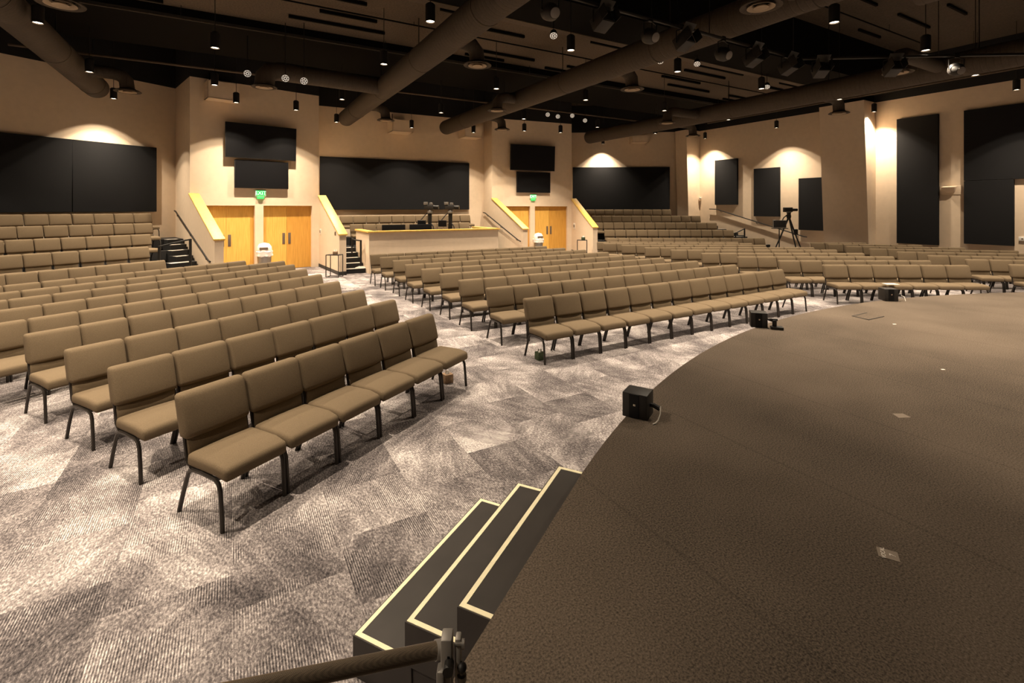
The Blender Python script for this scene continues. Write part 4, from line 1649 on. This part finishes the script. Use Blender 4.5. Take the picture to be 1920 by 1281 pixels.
aim = math.radians(-60) + math.pi
lights = [(3.96, 0), (4.89, 1), (5.94, 0), (6.7, 1), (7.79, 0), (8.6, 1), (9.75, 1)]
for i, (e1, k) in enumerate(lights):
    q = grid_pt(e1, 5.76, TZP)
    stage_light(k, q, aim, 'black %s stage light, %s along the straight pipe' % ('round' if k == 0 else 'barn door', ORD[i]))
for i, (f_, k) in enumerate(((.06, 1), (.265, 1), (.45, 0))):
    q = pB + (pC - pB) * f_
    stage_light(k, q, math.radians(85), 'black %s stage light, %s on the right end of the pipe' % ('round' if k == 0 else 'barn door', ORD[i]))


def led_head(x, y, Y, label, tilt=.5):
    """small track spotlight with a white perforated face turned to the stage"""
    p = at_y(x, y, Y)
    yaw = math.atan2(-p.x, p.y)
    t = thing('spotlight_head', label, 'spotlight', (p.x, p.y, p.z), yaw, 'small white-faced spotlights near the ceiling')
    M = Matrix.Rotation(math.radians(90) + tilt, 4, 'X')
    part('barrel', MB().lathe([(0, -.15), (.075, -.15), (.092, -.02), (.092, .0), (0, .0)], 16).xf(M), 'black_metal', t)
    part('face', MB().lathe([(0, .002), (.086, .002), (.086, .006), (0, .006)], 16).xf(M), 'led_face', t)
    dots = MB()
    for k in range(7):
        a = 2 * math.pi * k / 7
        dots.lathe([(0, .006), (.018, .006), (.018, .009), (0, .009)], 6, (.055 * math.cos(a), .055 * math.sin(a), 0))
    dots.lathe([(0, .006), (.02, .006), (.02, .009), (0, .009)], 6)
    part('led_dot', dots.xf(M), 'pole_dark', t)
    part('stem', MB().tube([(0, .06, .06), (0, .08, max(.2, 6.42 - p.z if Y > 17 else (6.6 if Y > 13.2 or x > 1000 else DK) - p.z))], .012, 6), 'black_metal', t)


for x, y, Y, lab in ((464, 138, 12.4, 'leftmost white-faced spotlight above the left door bay'), (535, 147, 12.0, 'middle white-faced spotlight above the left door bay'), (570, 152, 12.0, 'right white-faced spotlight above the left door bay'),
                     (1027, 215, 20.0, 'leftmost white-faced spotlight above the right door bay'), (1046, 218.5, 20.1, 'second white-faced spotlight above the right door bay'),
                     (1073, 217, 20.2, 'third white-faced spotlight above the right door bay'), (1097, 226, 20.6, 'rightmost white-faced spotlight above the right door bay')):
    led_head(x, y, Y, lab, .3)
for x, y, Y, lab in ((1038, 67, 11.2, 'white-faced spotlight under the girder left of the third duct'), (1238, 115, 13.4, 'white-faced spotlight under the girder right of the third duct'),
                     (1307, 120, 13.9, 'white-faced spotlight under the girder, second right of the third duct'), (1438, 163, 15.8, 'white-faced spotlight under the girder next to the rightmost duct')):
    led_head(x, y, Y, lab, .9)

# ------------------------------------------------------------------ carbon boom and clamp in the foreground, bottom edge
p0 = at_y(820, 1219, .95)
p1 = at_y(440, 1297, .80)
base = Vector((-.118, .955, SZ))
t = thing('boom_stand', 'dark carbon fibre boom with grey clamp at the bottom edge', 'boom stand', base)
tr = lambda v: v - base
part('boom', MB().tube([tr(p1 + (p1 - p0) * .4), tr(p0)], .0145, 24), 'carbon', t)
dr = (p0 - p1).normalized()
part('boom_collar', MB().tube([tr(p0 - dr * .004), tr(p0 + dr * .014)], .0165, 24), 'alu_grey', t)
cx = at_y(843, 1250, .945)


def clamp_box(xa, xb, ya, yb, Ya, Yb, nm, material, bev=.003):
    a_, b_ = at_y(xa, ya, Ya), at_y(xb, yb, Ya)
    mb = MB().box(a_.x - base.x, b_.x - base.x, Ya - base.y, Yb - base.y, b_.z - SZ, a_.z - SZ)
    return part(nm, mb, material, t, bevel=bev)


clamp_box(826, 847, 1202, 1330, .925, .955, 'clamp_plate', 'alu_grey')
clamp_box(853, 864, 1200, 1285, .93, .95, 'clamp_arm', 'alu_grey')
clamp_box(838.5, 842.5, 1232, 1262, .9235, .9245, 'slot', 'screen_black', 0)
clamp_box(818, 832, 1262, 1330, .915, .94, 'clamp_block', 'alu_grey')
k = at_y(841, 1253, .915)
part('thumb_knob', MB().lathe([(0, -.012), (.009, -.012), (.010, .01), (0, .01)], 14).xf(Matrix.Translation(tr(k)) @ Matrix.Rotation(math.pi / 2, 4, 'X')), 'black_plastic', t)
k = at_y(866, 1252, .93)
part('ball_joint', MB().lathe([(0, -.0095), (.005, -.008), (.0085, -.004), (.0095, 0), (.0085, .004), (.005, .008), (0, .0095)], 16, tuple(tr(k))), 'black_plastic', t)
part('ball_stem', MB().tube([tr(k) - Vector((0, 0, .006)), tr(k) - Vector((0, 0, .05))], .0045, 10).lathe([(.004, -.012), (.009, -.014), (.009, -.024), (.004, -.026)], 12, tuple(tr(k))), 'alu_grey', t)
k = at_y(866, 1208, .93)
part('lock_screw', MB().tube([tr(k) - Vector((.012, 0, 0)), tr(k) + Vector((.003, 0, 0))], .0035, 8).tube([tr(k) + Vector((.0, 0, 0)), tr(k) + Vector((.005, 0, 0))], .0085, 12), 'grey_metal', t)
top = at_y(838, 1330, .94)
part('upright', MB().tube([(top.x - base.x, top.y - base.y, 0.02), (top.x - base.x, top.y - base.y, top.z - SZ)], .012, 10), 'black_metal', t)
for a in (.6, 2.7, 4.8):
    part('foot', MB().tube([(top.x - base.x, top.y - base.y, .12), (top.x - base.x + .16 * math.cos(a), top.y - base.y + .16 * math.sin(a), .010)], .010, 8), 'black_metal', t)

# things built in hall coordinates get their origin at the middle of their own base
bpy.context.view_layer.update()
for o in list(S.objects):
    if o.type == 'EMPTY' and o.parent is None and o.location.length < 1e-6 and o.children:
        lo, hi = Vector((1e9,) * 3), Vector((-1e9,) * 3)
        for ch in o.children_recursive:
            if ch.type == 'MESH':
                for v in ch.bound_box:
                    w = ch.matrix_world @ Vector(v)
                    lo = Vector(map(min, lo, w))
                    hi = Vector(map(max, hi, w))
        c = Vector(((lo.x + hi.x) / 2, (lo.y + hi.y) / 2, lo.z))
        o.location = c
        for ch in o.children:
            ch.location = ch.location - c
